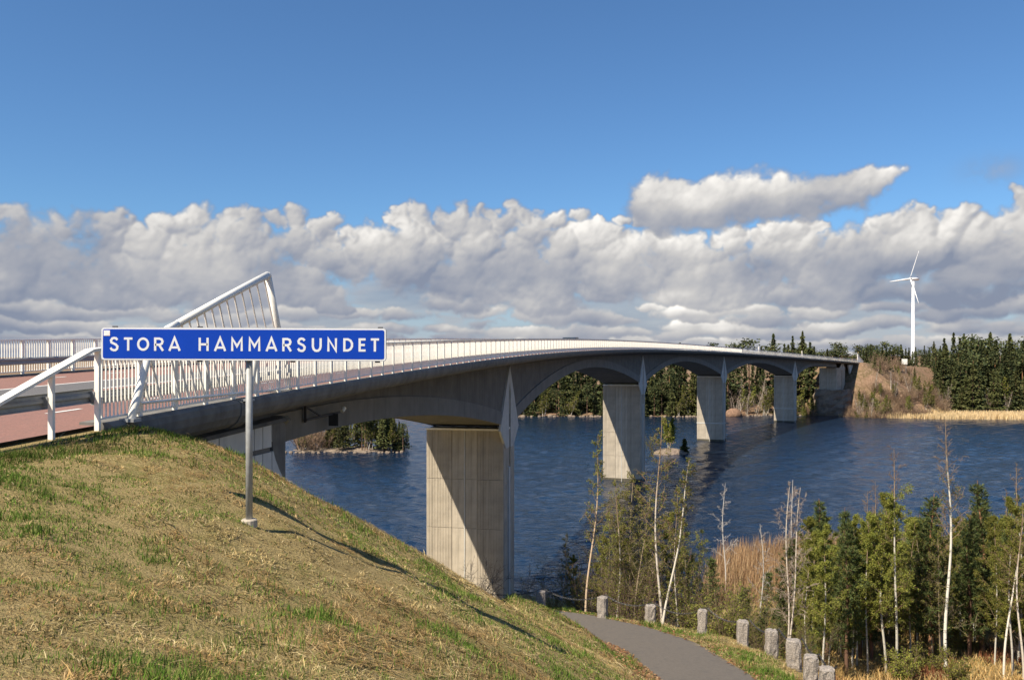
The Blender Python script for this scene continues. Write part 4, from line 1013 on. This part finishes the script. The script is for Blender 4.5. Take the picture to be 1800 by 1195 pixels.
def proto_pine(seed, H, spread=1., cols=PINE_C, dens=1., barkc=(.17, .10, .065)):
    r = random.Random(seed); g = np.random.default_rng(seed); T = []; S = []; LP = []; LD = []
    n = 10; pts = [np.array((.02*H*math.sin(i*.7+seed)*i/n, .015*H*math.cos(i*.6)*i/n, H*i/n-.3*(i == 0))) for i in range(n+1)]
    R = lambda t: (.012*H+.01)*(1-t)+.012
    for i in range(n): T.append((pts[i], pts[i+1], R(i/n), R((i+1)/n), np.array(barkc)*r.uniform(.85, 1.2)))
    nw = int(H*2.3)
    for w in range(nw):
        t = .16+.82*w/nw; k = t*n; i = min(n-1, int(k)); p = pts[i]*(1-k+i)+pts[i+1]*(k-i)
        for b in range(6):
            a = b*1.047+w*.7+r.uniform(-.35, .35); Lb = H*.235*spread*(1.03-t)**.75*r.uniform(.55, 1.15)*min(1, .55+(t-.16)*3)
            bp_, dd = polyline(p, np.array((math.cos(a), math.sin(a), .25+.6*t)), Lb, 3, r, .12, .07)
            for j in range(3): S.append((bp_[j], bp_[j+1], .016-.004*j, .012-.004*j, np.array(barkc)*.8))
            m_ = max(3, int(7*dens*(Lb/.9)))
            for q in range(m_):
                u = .3+.72*r.random(); j = min(2, int(u*3)); c = bp_[j]+(bp_[j+1]-bp_[j])*(u*3-j)+rv(r, .07)
                d0 = unit(dd+rv(r, .5)+np.array((0, 0, .35)))
                for _ in range(10):
                    d1 = unit(d0+rv(r, .6)); LP.append(c+d1*.12); LD.append(d1)
    C = cols[g.integers(0, len(cols), len(LP))]*g.uniform(.7, 1.35, (len(LP), 1))
    return dict(trunk=seg_mesh('trunk', T, 6), branches=seg_mesh('branches', S, 3), crown=card_mesh('crown', LP, LD, g.uniform(.22, .38, len(LP)), g.uniform(.025, .045, len(LP)), C, g), mats=('bark', 'bark', 'needle'))
def proto_shrub(seed, H, leaves=2, cols=BIRCH_LEAF, ns=14, twig=(.15, .10, .075), leafsize=1.):
    r = random.Random(seed); g = np.random.default_rng(seed); S = []; LP = []; LD = []
    for k in range(ns):
        a = k*2.4; d = np.array((math.cos(a)*r.uniform(.1, .75), math.sin(a)*r.uniform(.1, .75), 1.)); L = H*r.uniform(.6, 1.05)
        p, dd = polyline(np.array((math.cos(a)*.2, math.sin(a)*.2, -.15)), d, L, 5, r, .11, .0)
        for j in range(5): S.append((p[j], p[j+1], .016-.0025*j, .0135-.0025*j, np.array(twig)*r.uniform(.8, 1.4)))
        for q in range(13):
            u = .15+.85*r.random(); j = min(4, int(u*5)); c = p[j]+(p[j+1]-p[j])*(u*5-j)
            t2, d2 = polyline(c, dd+rv(r, .55), L*.26*r.uniform(.5, 1.1), 2, r, .2, .02)
            for j in range(2): S.append((t2[j], t2[j+1], .006-.001*j, .005-.002*j, np.array(twig)*r.uniform(.8, 1.4)))
            for z in range(4):
                p3 = t2[0]+(t2[2]-t2[0])*r.random(); d3 = unit(d2+rv(r, .6)); Lt = L*.09*r.uniform(.6, 1.3); S.append((p3, p3+d3*Lt, .004, .003, np.array(twig)*r.uniform(.8, 1.3)))
                for _ in range(leaves): LP.append(p3+d3*Lt*r.random()+rv(r, .04)); LD.append(rv(r))
    C = cols[g.integers(0, len(cols), len(LP))]*g.uniform(.75, 1.3, (len(LP), 1)) if LP else None
    return dict(trunk=None, branches=seg_mesh('branches', S, 3), crown=card_mesh('crown', LP, LD, g.uniform(.06, .10, len(LP))*leafsize, g.uniform(.04, .06, len(LP))*leafsize, C, g) if LP else None, mats=('bark', 'bark', 'leaf'))
def plant(name, p, x, y, z, label, cat, group=None, scale=1., rot=None, rnd=random):
    o = empty(name, (x, y, z), label, cat, group); aw = rnd.uniform(.86, 1.2); o.scale = (scale*aw, scale*aw, scale); o.rotation_euler = (0, 0, rnd.uniform(0, 6.28) if rot is None else rot)
    for part, mt in zip(('trunk', 'branches', 'crown'), p['mats']):
        if p.get(part) is not None:
            c = link('twigs' if part == 'branches' else part, p[part], o, M[mt])
            if part == 'branches': c['kind'] = 'stuff'
    return o
def build_near_trees():
    b = dict(
     slim=proto_birch(11, 9, leaves=3, white=.62, spread=.72, start=.42, nb=22, lean=(.07, 0), trunkcol=(.50, .37, .25), leafcol=BIRCH_LEAF*.85),  # orange light on the trunk is painted into its bark colour
     bright=proto_birch(12, 8, leaves=3, white=.80, spread=.8, start=.45, nb=20, lean=(.15, 0), leafcol=BIRCH_LEAF*.9, trunkcol=(.60, .55, .47)),
     tall=proto_birch(13, 10, leaves=2, white=.55, trunkcol=(.52, .46, .39), spread=.72, start=.36, nb=24, lean=(.01, 0), rad=.9, leafcol=BIRCH_LEAF*.9),
     willow=proto_birch(14, 8, leaves=4, white=.0, spread=1.15, start=.22, nb=26, stems=2, twigcol=(.20, .155, .10), trunkcol=(.24, .19, .13)),
     aspen=proto_birch(15, 9, leaves=0, white=.8, spread=.75, start=.30, nb=18, trunkcol=(.50, .46, .42), twigcol=(.36, .32, .29), rad=.9),
     twin=proto_birch(16, 7, leaves=0, white=.8, spread=.95, start=.22, nb=20, stems=2, trunkcol=(.50, .43, .35), twigcol=(.34, .27, .21), rad=.85),
     leafy=proto_birch(17, 8.5, leaves=22, white=.6, spread=.85, start=.22, nb=30),
     leafy2=proto_birch(18, 8, leaves=22, white=.55, spread=.95, start=.18, nb=30, lean=(-.04, 0)),
     halfbare=proto_birch(19, 11, leaves=15, white=.62, spread=.7, start=.25, nb=32, leaf_hi=.78),
     main=proto_birch(20, 12.4, leaves=1, white=.66, spread=.62, start=.5, nb=34, leaf_hi=.72, trunkcol=(.62, .59, .52), rad=1.1),
     pine=proto_pine(31, 8), pine2=proto_pine(32, 7, 1.1, dens=.8), pine3=proto_pine(33, 9, .85, dens=1.15, barkc=(.24, .12, .07)), small=proto_pine(34, 4.2, .85),
     bush=proto_shrub(41, 3.3, 5, BIRCH_LEAF*.85, ns=20), bare=proto_shrub(42, 4.5, 2, BIRCH_LEAF*.75, ns=18), low=proto_shrub(43, 1.5, 3, ns=12), bare2=proto_shrub(44, 2.2, 0, ns=12, twig=(.20, .15, .12)))
    L = [ # proto, px, distance, scale, name, label
     ('slim', 1032, 38, 1.0, 'birch_tree', 'slender birch with an orange lit trunk left of the willow'),
     ('willow', 1108, 39.5, 1.0, 'willow_tree', 'twin stemmed grey green tree in front of the second pier foot'),
     ('tall', 1160, 37, 1.0, 'birch_tree', 'tall thin upright birch rising past the small rock islet'),
     ('bright', 1166, 36, .98, 'birch_tree', 'bright white birch leaning right beside the thin upright one'),
     ('tall', 1190, 39, .78, 'birch_tree', 'thin pale birch just right of the leaning white one'),
     ('slim', 985, 43, .62, 'birch_tree', 'small twiggy birch left of the orange lit one'),
     ('tall', 1085, 40, .80, 'birch_tree', 'thin birch between the orange lit birch and the willow'),
     ('slim', 1136, 41, .7, 'birch_tree', 'short thin birch right behind the willow'),
     ('aspen', 1273, 64, 1.0, 'aspen_tree', 'bare whitish aspen standing at the tip of the reed bed'),
     ('twin', 1378, 31.5, .98, 'rowan_tree', 'bare forked tree with pale stems behind the smooth grey bollards'),
     ('aspen', 1392, 52, 1.05, 'aspen_tree', 'tall bare aspen behind the forked tree'),
     ('aspen', 1338, 50, .8, 'aspen_tree', 'lower bare aspen in front of the reed bed'),
     ('pine', 1488, 41, 1.0, 'pine_tree', 'dark pointed pine at the left edge of the wood'),
     ('pine2', 1388, 46, .92, 'pine_tree', 'small dark pine behind the bare forked tree'),
     ('small', 1310, 48, .95, 'pine_tree', 'thin young pine standing before the reed bed'),
     ('small', 1252, 62, 1.0, 'pine_tree', 'small dark pine beside the whitish aspen at the water'),
     ('leafy', 1450, 38, .82, 'birch_tree', 'young leafy birch left of the dark pointed pine'),
     ('leafy2', 1524, 41, .95, 'birch_tree', 'yellow green birch right of the dark pointed pine'),
     ('leafy', 1553, 41, 1.0, 'birch_tree', 'leafy birch with a white trunk left of the taller half bare one'),
     ('halfbare', 1573, 40.5, .98, 'birch_tree', 'tall birch with leafy middle and bare twiggy top'),
     ('leafy2', 1598, 44, .9, 'birch_tree', 'leafy birch right of the tall half bare one'),
     ('pine3', 1636, 43, .95, 'pine_tree', 'reddish stemmed pine just left of the big white birch'),
     ('main', 1667, 41.5, .98, 'birch_tree', 'big white trunked birch with bare grey top, tallest in the wood'),
     ('pine', 1704, 44, .92, 'pine_tree', 'bushy dark pine right of the big white birch'),
     ('pine3', 1726, 46, 1.02, 'pine_tree', 'pointed pine rising above its neighbours right of the white birch'),
     ('pine2', 1612, 46, 1.0, 'pine_tree', 'broad dark pine behind the leafy birches'),
     ('halfbare', 1792, 43, .9, 'birch_tree', 'twiggy topped birch at the right edge of the picture'),
     ('leafy', 1776, 40, .98, 'birch_tree', 'yellow green birch next to the right edge'),
     ('leafy2', 1750, 42, .9, 'birch_tree', 'leafy birch between the pointed pine and the right edge'),
     ('bright', 1765, 39, .95, 'birch_tree', 'leaning white birch stem at the far right of the wood'),
     ('tall', 1795, 38.5, .8, 'birch_tree', 'thin white birch stem closest to the right edge'),
     ('bush', 1262, 35.5, .95, 'willow_bush', 'round green bush behind the middle bollards'),
     ('bush', 1225, 37, .8, 'willow_bush', 'smaller green bush left of the round one'),
     ('bush', 1300, 36, .72, 'willow_bush', 'low green bush right of the round one'),
     ('bare', 1000, 41, .8, 'bare_shrub', 'dark leafless shrub at the water by the third bollard'),
     ('bare', 962, 43, .72, 'bare_shrub', 'leafless shrub nearest the big pier on the bank'),
     ('bare', 1060, 40, .95, 'bare_shrub', 'leafless shrub under the orange lit birch'),
     ('bare', 1125, 38, .9, 'bare_shrub', 'tangled shrub at the foot of the willow'),
     ('bare', 1200, 38.5, 1.0, 'bare_shrub', 'tangled shrub at the foot of the leaning white birch'),
     ('bare', 1345, 34, .55, 'bare_shrub', 'low tangled shrub behind the slim brownish bollard'),
     ('bare', 1425, 34.5, .6, 'bare_shrub', 'low tangled shrub behind the nearest bollards'),
     ('leafy', 1010, 45, .6, 'birch_tree', 'small budding birch at the water left of the orange lit one'),
     ('leafy2', 1058, 43, .72, 'birch_tree', 'budding birch right behind the orange lit one'),
     ('leafy', 1098, 44, .8, 'birch_tree', 'budding birch with a fine crown before the second pier foot'),
     ('leafy2', 1130, 44, .78, 'birch_tree', 'budding birch between the second pier foot and the white birches'),
     ('leafy', 1182, 42, .85, 'birch_tree', 'budding birch just behind the leaning white one'),
     ('leafy2', 1222, 43, .68, 'birch_tree', 'small budding birch right of the leaning white one'),
     ('leafy', 1418, 40, .72, 'birch_tree', 'small budding birch behind the nearest bollards'),
     ('willow', 1068, 41, .85, 'willow_tree', 'bushy grey green tree left of the twin stemmed one'),
     ('willow', 1145, 42, .72, 'willow_tree', 'low bushy tree between the twin stemmed one and the white birches'),
     ('willow', 1218, 40, .8, 'willow_tree', 'bushy tree right of the leaning white birch'),
     ('bare', 1025, 43, 1.0, 'bare_shrub', 'leafless thicket left of the orange lit birch'),
     ('bare', 1090, 43, 1.1, 'bare_shrub', 'leafless thicket behind the willow by the water'),
     ('bare', 1170, 42, 1.1, 'bare_shrub', 'leafless thicket behind the leaning white birch'),
     ('bare2', 752, 34.5, .8, 'bare_shrub', 'small dark shrub on the bank left of the big pier'),
     ('bare2', 832, 36, .9, 'bare_shrub', 'thin leafless shrub in front of the big pier foot'),
     ('bare2', 880, 38, 1.2, 'bare_shrub', 'taller leafless shrub in the shade of the big pier'),
    ]
    for k, px, Y, sc, nm, lab in L:
        x = (px-900)/1500*Y; plant(nm, b[k], x, Y, gz(x, Y), lab, 'tree' if 'tree' in nm else 'shrub', None, sc, random.uniform(-.5, .5) if k in ('slim', 'bright', 'main') else None)
    r = random.Random(5)
    # the wood itself: more of the same between and behind
    for i in range(104):
        px = r.uniform(1425, 1960) if i < 90 else r.uniform(1300, 1430); Y = r.uniform(42, 58); x = (px-900)/1500*Y
        k = r.choice(['pine', 'pine3', 'leafy', 'leafy2', 'leafy', 'leafy2', 'halfbare', 'bush', 'willow', 'leafy'] if i < 90 else ['small', 'bare', 'bush', 'small'])
        nm = 'pine_tree' if 'pine' in k or k == 'small' else ('birch_tree' if 'leafy' in k or k == 'halfbare' else 'willow_tree' if k == 'willow' else ('willow_bush' if k == 'bush' else 'bare_shrub'))
        lab, gr = {'pine_tree': ('dark young pine packed in among the trees of the wood', 'pines of the lakeside wood'), 'birch_tree': ('yellow green birch packed in among the pines of the wood', 'birches of the lakeside wood'), 'willow_tree': ('twiggy grey green tree packed in among the birches of the wood', 'willows of the lakeside wood'), 'willow_bush': ('green bush filling the gaps under the trees', 'bushes of the lakeside wood'), 'bare_shrub': ('leafless shrub in front of the reeds', 'shrubs of the lakeside wood')}[nm]
        sc = r.uniform(.62, .9)
        if k == 'bush': Y = max(Y, 47.); x = (px-900)/1500*Y
        plant(nm, b[k], x, Y, gz(x, Y), lab, 'tree' if 'tree' in nm else 'shrub', gr, sc, None, r)
    for i in range(46):
        px = r.uniform(930, 1850); Y = r.uniform(37, 46) if px < 1250 else r.uniform(38, 54); x = (px-900)/1500*Y
        z = gz(x, Y)
        if z < .2: continue
        k = r.choice(['low', 'low', 'bare2', 'bare2']); plant('bare_shrub' if k == 'bare2' else 'low_shrub', b[k], x, Y, z, 'low leafless undergrowth shrub between the tree trunks' if k == 'bare2' else 'low green undergrowth shrub between the tree trunks', 'shrub', 'undergrowth between the trunks', r.uniform(.6, 1.2), None, r)
build_near_trees()

# far trees: whole crowns of small sprays, a few vertices each
SPRUCE_C = np.array([(.05, .064, .024), (.064, .074, .027), (.036, .048, .021), (.085, .086, .031)])
def far_spruce(seed, H=18., w=.19, cols=SPRUCE_C, base=.06, n=520, pine=False):
    r = random.Random(seed); g = np.random.default_rng(seed); T = [(np.array((0, 0, -1.)), np.array((0, 0, H*.5)), .20, .14, (.16, .10, .07)), (np.array((0, 0, H*.5)), np.array((0, 0, H*.98)), .14, .04, (.15, .09, .06))]
    P = []; D = []; Lq = []
    wob = [r.uniform(.7, 1.25) for _ in range(40)]
    for k in range(n):
        if not pine:
            t = base+(1-base)*r.random()**1.15; lev = int(t*22); R = H*w*(1.02-t)**.85*wob[lev % 40]*(.75+.35*math.sin(lev*2.1))
            a = r.uniform(0, 6.283); rr = R*math.sqrt(r.uniform(.12, 1)); p = np.array((math.cos(a)*rr, math.sin(a)*rr, H*t-.16*rr+r.gauss(0, .12))); d = np.array((math.cos(a), math.sin(a), -.25+r.gauss(0, .2)))
            P.append(p); D.append(d); Lq.append(.5+.9*(1-t)*r.random()+.25)
        else:
            c = k % 13; q = random.Random(seed*99+c); t = .5+.5*q.random(); a = q.uniform(0, 6.28); rr = H*w*(1.05-t)**.5*q.uniform(.3, 1.0); s = H*.055*q.uniform(.8, 1.5)
            p = np.array((math.cos(a)*rr, math.sin(a)*rr, H*t*.97))+np.array((r.gauss(0, s), r.gauss(0, s), r.gauss(0, s*.55))); P.append(p); D.append(np.array((r.gauss(0, 1), r.gauss(0, 1), r.gauss(0, .4)))); Lq.append(.5+.5*r.random())
    if pine:
        T = [(np.array((0, 0, -1.)), np.array((.2, 0, H*.55)), .22, .16, (.20, .125, .085)), (np.array((.2, 0, H*.55)), np.array((.0, .1, H*.97)), .16, .05, (.30, .16, .08))]
    C = cols[g.integers(0, len(cols), len(P))]*g.uniform(.7, 1.35, (len(P), 1))
    return dict(trunk=seg_mesh('trunk', T, 5), branches=None, crown=card_mesh('crown', P, D, np.array(Lq), np.array(Lq)*.55, C, g), mats=('bark', 'bark', 'needle'))
def far_bare(seed, H=11., col=(.25, .19, .15), fine=True, leaves=0):
    r = random.Random(seed); g = np.random.default_rng(seed); T = []; S = []; LP = []
    for st in range(2):
        pts, d = polyline(np.array((0, 0, -.5)), np.array((r.gauss(0, .14), r.gauss(0, .1), 1)), H*r.uniform(.8, 1), 6, r, .05, .03)
        for j in range(6): T.append((pts[j], pts[j+1], .13-.018*j, .11-.018*j, np.array((.40, .36, .31))*r.uniform(.8, 1.15)))
        for b in range(22):
            u = .25+.75*(b+r.random())/22; j = min(5, int(u*6)); p = pts[j]+(pts[j+1]-pts[j])*(u*6-j); L = H*.26*(1.12-u)*r.uniform(.6, 1.2); a = b*2.4
            q, dd = polyline(p, np.array((math.cos(a), math.sin(a), 1.2)), L, 2, r, .1, .05)
            for j in range(2): S.append((q[j], q[j+1], .05-.012*j, .035-.015*j, np.array(col)*r.uniform(.8, 1.3)))
            for z in range(6):
                c = q[0]+(q[2]-q[0])*r.uniform(.2, 1); S.append((c, c+unit(dd+rv(r, .5))*L*.4, .022, .012, np.array(col)*r.uniform(.8, 1.3)))
                for _ in range(leaves): LP.append(c+rv(r, L*.2))
    C = BIRCH_LEAF[g.integers(0, 4, len(LP))]*g.uniform(.6, 1.1, (len(LP), 1)) if LP else None
    return dict(trunk=seg_mesh('trunk', T, 4), branches=seg_mesh('branches', S, 3), crown=card_mesh('crown', LP, g.normal(size=(len(LP), 3)), .35, .25, C, g) if LP else None, mats=('bark', 'bark', 'leaf'))
def proto_far_thicket(seed, H=4.5, col=(.22, .15, .10)):
    r = random.Random(seed); S = []
    for k in range(26):
        a = k*2.4; d = np.array((math.cos(a)*r.uniform(.1, .6), math.sin(a)*r.uniform(.1, .6), 1.)); q, dd = polyline(np.array((math.cos(a)*r.uniform(.1, 1.1), math.sin(a)*r.uniform(.1, 1.1), -.3)), d, H*r.uniform(.5, 1.05), 3, r, .1, 0)
        for j in range(3): S.append((q[j], q[j+1], .045-.01*j, .035-.01*j, np.array(col)*r.uniform(.7, 1.4)))
        for z in range(9):
            c = q[0]+(q[3]-q[0])*r.uniform(.25, 1); S.append((c, c+unit(dd+rv(r, .5))*H*.2, .026, .016, np.array(col)*r.uniform(.7, 1.4)))
    return dict(trunk=None, branches=seg_mesh('twigs', S, 3), crown=None, mats=('bark', 'bark', 'leaf'))
def build_far_trees():
    sp = [far_spruce(60+i, 18, .155+.028*(i % 3), n=900) for i in range(5)]; olive = np.array([(.08, .086, .028), (.068, .076, .026), (.098, .10, .034)])
    pn = [far_spruce(80+i, 17, .22, cols=SPRUCE_C*1.15, n=700, pine=True) for i in range(4)]; ol = [far_spruce(70+i, 16, .24, cols=olive, n=800) for i in range(2)]
    br = [far_bare(90+i) for i in range(3)]; bl = [far_bare(95+i, 10, leaves=4) for i in range(2)]; th = [proto_far_thicket(98+i) for i in range(3)]
    r = random.Random(17)
    def put(kind, px, Y, h, lab, grp, name=None, z=None):
        x = (px-900)/1500*Y; lst = {'sp': sp, 'pn': pn, 'ol': ol, 'br': br, 'bl': bl, 'th': th}[kind]; base = {'sp': 18, 'pn': 17, 'ol': 16, 'br': 11, 'bl': 10, 'th': 4.5}[kind]
        nm = {'sp': 'spruce_tree', 'pn': 'pine_tree', 'ol': 'spruce_tree', 'br': 'bare_tree', 'bl': 'birch_tree', 'th': 'thicket_shrub'}[kind]
        plant(nm, r.choice(lst), x, Y, (fz(x, Y) if z is None else z)-.2, lab, 'shrub' if kind == 'th' else 'tree', grp, h/base, None, r)
    NAMES = {'sp': 'dark spruce', 'pn': 'dark pine', 'ol': 'olive green spruce', 'br': 'leafless grey tree', 'bl': 'budding birch', 'th': 'reddish brown thicket shrub'}
    def lab(k, where): return '%s %s' % (NAMES[k], where), '%s %s' % ({'sp': 'spruces', 'pn': 'pines', 'ol': 'olive spruces', 'br': 'bare trees', 'bl': 'birches', 'th': 'thicket shrubs'}[k], where)
    # wood along the shore seen through the arches
    for row, (Yo, n, h0, h1) in enumerate(((3, 52, 8, 13), (8, 46, 13, 17), (15, 42, 16, 20), (24, 36, 18, 22))):
        for i in range(n):
            px = 830+ (1425-830)*(i+r.random())/n; x = (px-900)/1500*285
            Y = float(np.interp(x, [-60, 0, 60, 78, 92, 104], [284, 281, 279, 283, 287, 284]))+Yo+r.uniform(-2, 3)
            mid = 1283 < px < 1370
            if px > 1405 and row < 2: continue
            k = r.choice(['br', 'br', 'br', 'bl'] if mid and row < 2 else (['sp', 'ol', 'sp', 'pn', 'sp'] if row else ['sp', 'ol', 'bl', 'pn', 'sp']))
            l, g_ = lab(k, 'in the far wood seen through the bridge arches'); put(k, px, Y, r.uniform(h0, h1)*(.85 if mid and row < 3 else 1), l, g_)
    # trees showing over the deck near its far end
    for i in range(20):
        px = 1352+140*(i+r.random())/20; k = r.choice(['pn', 'pn', 'sp']); l, g_ = lab(k, 'showing over the bridge deck near its far end'); Y = r.uniform(325, 350); zt = EYE+(635-r.uniform(600, 622))/1500*Y; x = (px-900)/1500*Y; z0 = fz(x, Y)
        put(k, px, Y, max(9, zt-z0), l, g_)
    # wood behind the road embankment and turbine
    for i in range(36):
        px = 1505+150*(i+r.random())/36; k = r.choice(['sp', 'sp', 'pn']); l, g_ = lab(k, 'behind the embankment under the wind turbine'); Y = r.uniform(370, 410); x = (px-900)/1500*Y; z0 = fz(x, Y)
        zt = EYE+(635-(r.uniform(599, 618) if px < 1590 else r.uniform(606, 622)))/1500*Y; put(k, px, Y, max(8, zt-z0), l, g_)
    # big wood on the right shore
    for row, (Y0, n, top) in enumerate(((300, 36, 648), (305, 34, 628), (312, 34, 610), (322, 34, 599), (336, 32, 593))):
        for i in range(n):
            px = 1640+ (1900-1640)*(i+r.random())/n - row*2
            if px < 1640: px = 1640+r.random()*20
            Y = Y0+r.uniform(-3, 3)+max(0, (1690-px))*.25; x = (px-900)/1500*Y; z0 = fz(x, Y)
            k = r.choice(['sp', 'sp', 'sp', 'ol', 'sp', 'pn'] if row else ['sp', 'ol', 'bl', 'br', 'ol']); ty = top+max(0, (1672-px))*.55+r.uniform(-12, 30)
            zt = EYE+(635-ty)/1500*Y; l, g_ = lab(k, 'in the tall wood on the right shore'); put(k, px, Y, max(6, (zt-z0)*(1 if k != 'br' else .8)), l, g_)
    # thicket and birches at the foot of the embankment
    for i in range(120):
        px = r.uniform(1492, 1662); Y = r.uniform(274, 292)+max(0, px-1600)*.3; k = r.choice(['th', 'th', 'th', 'th', 'th', 'bl', 'br']); l, g_ = lab(k, 'at the foot of the far embankment'); put(k, px, Y, r.uniform(3, 5.5) if k == 'th' else r.uniform(6, 10), l, g_)
    for i in range(26):
        px = r.uniform(1402, 1440); Y = r.uniform(284, 296); k = r.choice(['th', 'th', 'bl', 'ol']); l, g_ = lab(k, 'on the bank left of the far abutment'); put(k, px, Y, r.uniform(2, 4) if k == 'th' else r.uniform(4, 7), l, g_)
    for i in range(38):
        px = r.uniform(1535, 1645); Y = r.uniform(294, 324); k = r.choice(['ol', 'bl', 'th', 'th', 'bl']); l, g_ = lab(k, 'on the upper slope of the far embankment'); put(k, px, Y, r.uniform(2.5, 5.5), l, g_)
    # left wooded islet
    Y0 = 172
    def islet(name, cx, cy, rx, ry, h, seed, label, cat):
        q = np.random.default_rng(seed); n = 40; m_ = 9; V = [(0, 0, h)]; rings = []
        for j in range(1, m_+1):
            t = j/m_; rings.append([((rx*t*(1+.12*math.sin(3*a+seed)+q.normal()*.035))*math.cos(a), (ry*t*(1+.12*math.sin(2*a+1)+q.normal()*.035))*math.sin(a), h*(1-t**2.2)-.35*(j == m_)+q.normal()*.05*h) for a in np.linspace(0, 2*math.pi, n, endpoint=False)])
        return tag(MB().sweep(rings[::-1]).build(name, M['rock'], None, False, (cx, cy, 0)), label, cat)
    islet('wooded_islet', -33.5, 176.0, 11.8, 5.4, .7, 3, 'low rocky islet with dark trees left of the big pier', 'islet')
    q = random.Random(3)
    for i in range(72):
        px = q.uniform(522, 716); Y = q.uniform(171, 181); k = q.choice(['ol', 'ol', 'pn', 'sp', 'bl', 'pn']) if px > 575 else q.choice(['ol', 'bl', 'th', 'th']); h = q.uniform(5.5, 8.2)*min(1, .45+(px-520)/150) if px < 690 else q.uniform(4, 6.5)
        x = (px-900)/1500*Y; put(k, px, Y, h, *lab(k, 'on the wooded islet'), z=.9 if abs(x+33.5) < 9 else .4)
    for i in range(42):
        x, y = -33.5+q.uniform(-13.5, 13), 168.5+q.uniform(0, 2.5); s = q.uniform(.15, .42); n = 7
        rings = [[(s*m_*math.cos(a)*q.uniform(.8, 1.2), s*.8*m_*math.sin(a)*q.uniform(.8, 1.2), z*s) for a in np.linspace(0, 6.283, n, endpoint=False)] for m_, z in ((1.1, -.3), (1, .3), (.55, .75))]
        tag(MB().sweep(rings).build('shore_boulder', M['rock'], None, False, (x, y, .1)), 'pale rounded boulder at the waterline of the wooded islet', 'boulder', 'boulders along the wooded islet')
    # bare rock islet with one birch
    islet('rock_islet', 31.2, 168.5, 3.6, 2.6, 1.05, 7, 'bare pale rock islet with a small birch right of the second pier', 'islet')
    islet('skerry', 41, 170, 3.2, .9, .3, 9, 'dark flat skerry just above the water right of the rock islet', 'skerry')
    y = far_bare(50, 7.2, (.20, .17, .12), leaves=9)
    plant('birch_tree', y, 31.0, 168.6, .8, 'small yellow green birch growing on the bare rock islet', 'tree', None, 1.0)
    plant('willow_bush', proto_shrub(51, 3.6, 3, ns=14), 27.9, 169, .2, 'sparse bush left of the birch on the rock islet', 'shrub', None, 1.0)
    plant('pine_tree', far_spruce(52, 2.4, .3, cols=olive, n=160), 34.2, 169.2, .3, 'little green conifer right of the birch on the rock islet', 'tree', None, 1.0)
    # shore rocks under the far wood and the cliff below the far abutment
    for i in range(90):
        px = q.uniform(905, 1425); x = (px-900)/1500*281; yy = float(np.interp(x, [-60, 0, 60, 78, 92, 104], [284, 281, 279, 283, 287, 284]))-q.uniform(-1.5, 1.5); s = q.uniform(.2, .62)*(1 if q.random() < .9 else 1.7); n = 7
        rings = [[(s*m_*math.cos(a)*q.uniform(.8, 1.2), s*.8*m_*math.sin(a)*q.uniform(.8, 1.2), z*s) for a in np.linspace(0, 6.283, n, endpoint=False)] for m_, z in ((1.1, -.4), (1, .3), (.5, .7))]
        tag(MB().sweep(rings).build('shore_boulder', M['rock'], None, False, (x, yy, .1)), 'pale boulder on the far shore below the wood', 'boulder', 'boulders on the far shore')
    big = [[(2.7*m_*math.cos(a)*q.uniform(.85, 1.1), 2.2*m_*math.sin(a), z*2.5) for a in np.linspace(0, 6.283, 12, endpoint=False)] for m_, z in ((1.05, -.2), (1, .35), (.75, .75), (.35, 1.0))]
    tag(MB().sweep(big).build('boulder', material('red_rock', (.21, .125, .08), .9, var=.3, scale=1.5, bump=.8, bscale=4), None, True, ((1288-900)/1500*282, 281, .2)), 'large reddish boulder on the far shore left of the fourth pier', 'boulder')
    g = np.random.default_rng(12); rings = []
    for z in np.linspace(-1, 8.6, 9):
        t = (z+1)/9.6; ring = []
        for a in np.linspace(0, 2*math.pi, 28, endpoint=False):
            ca, sa = math.cos(a), math.sin(a); m_ = 1/max(abs(ca), abs(sa)); k = min(m_, 1.25)*(1-.14*t)+g.normal()*.045; ring.append((6.6*ca*k, 9*sa*k, z+g.normal()*.15))
        rings.append(ring)
    c = bpz(262.5, -2.2, 0)
    o = MB().sweep(rings).build('rock_cliff', M['rock'], None, False, tuple(c)); o.rotation_euler = (0, 0, -float(heading(260))); tag(o, 'dark blasted rock cliff in the shade under the far bridge abutment', 'cliff')
build_far_trees()
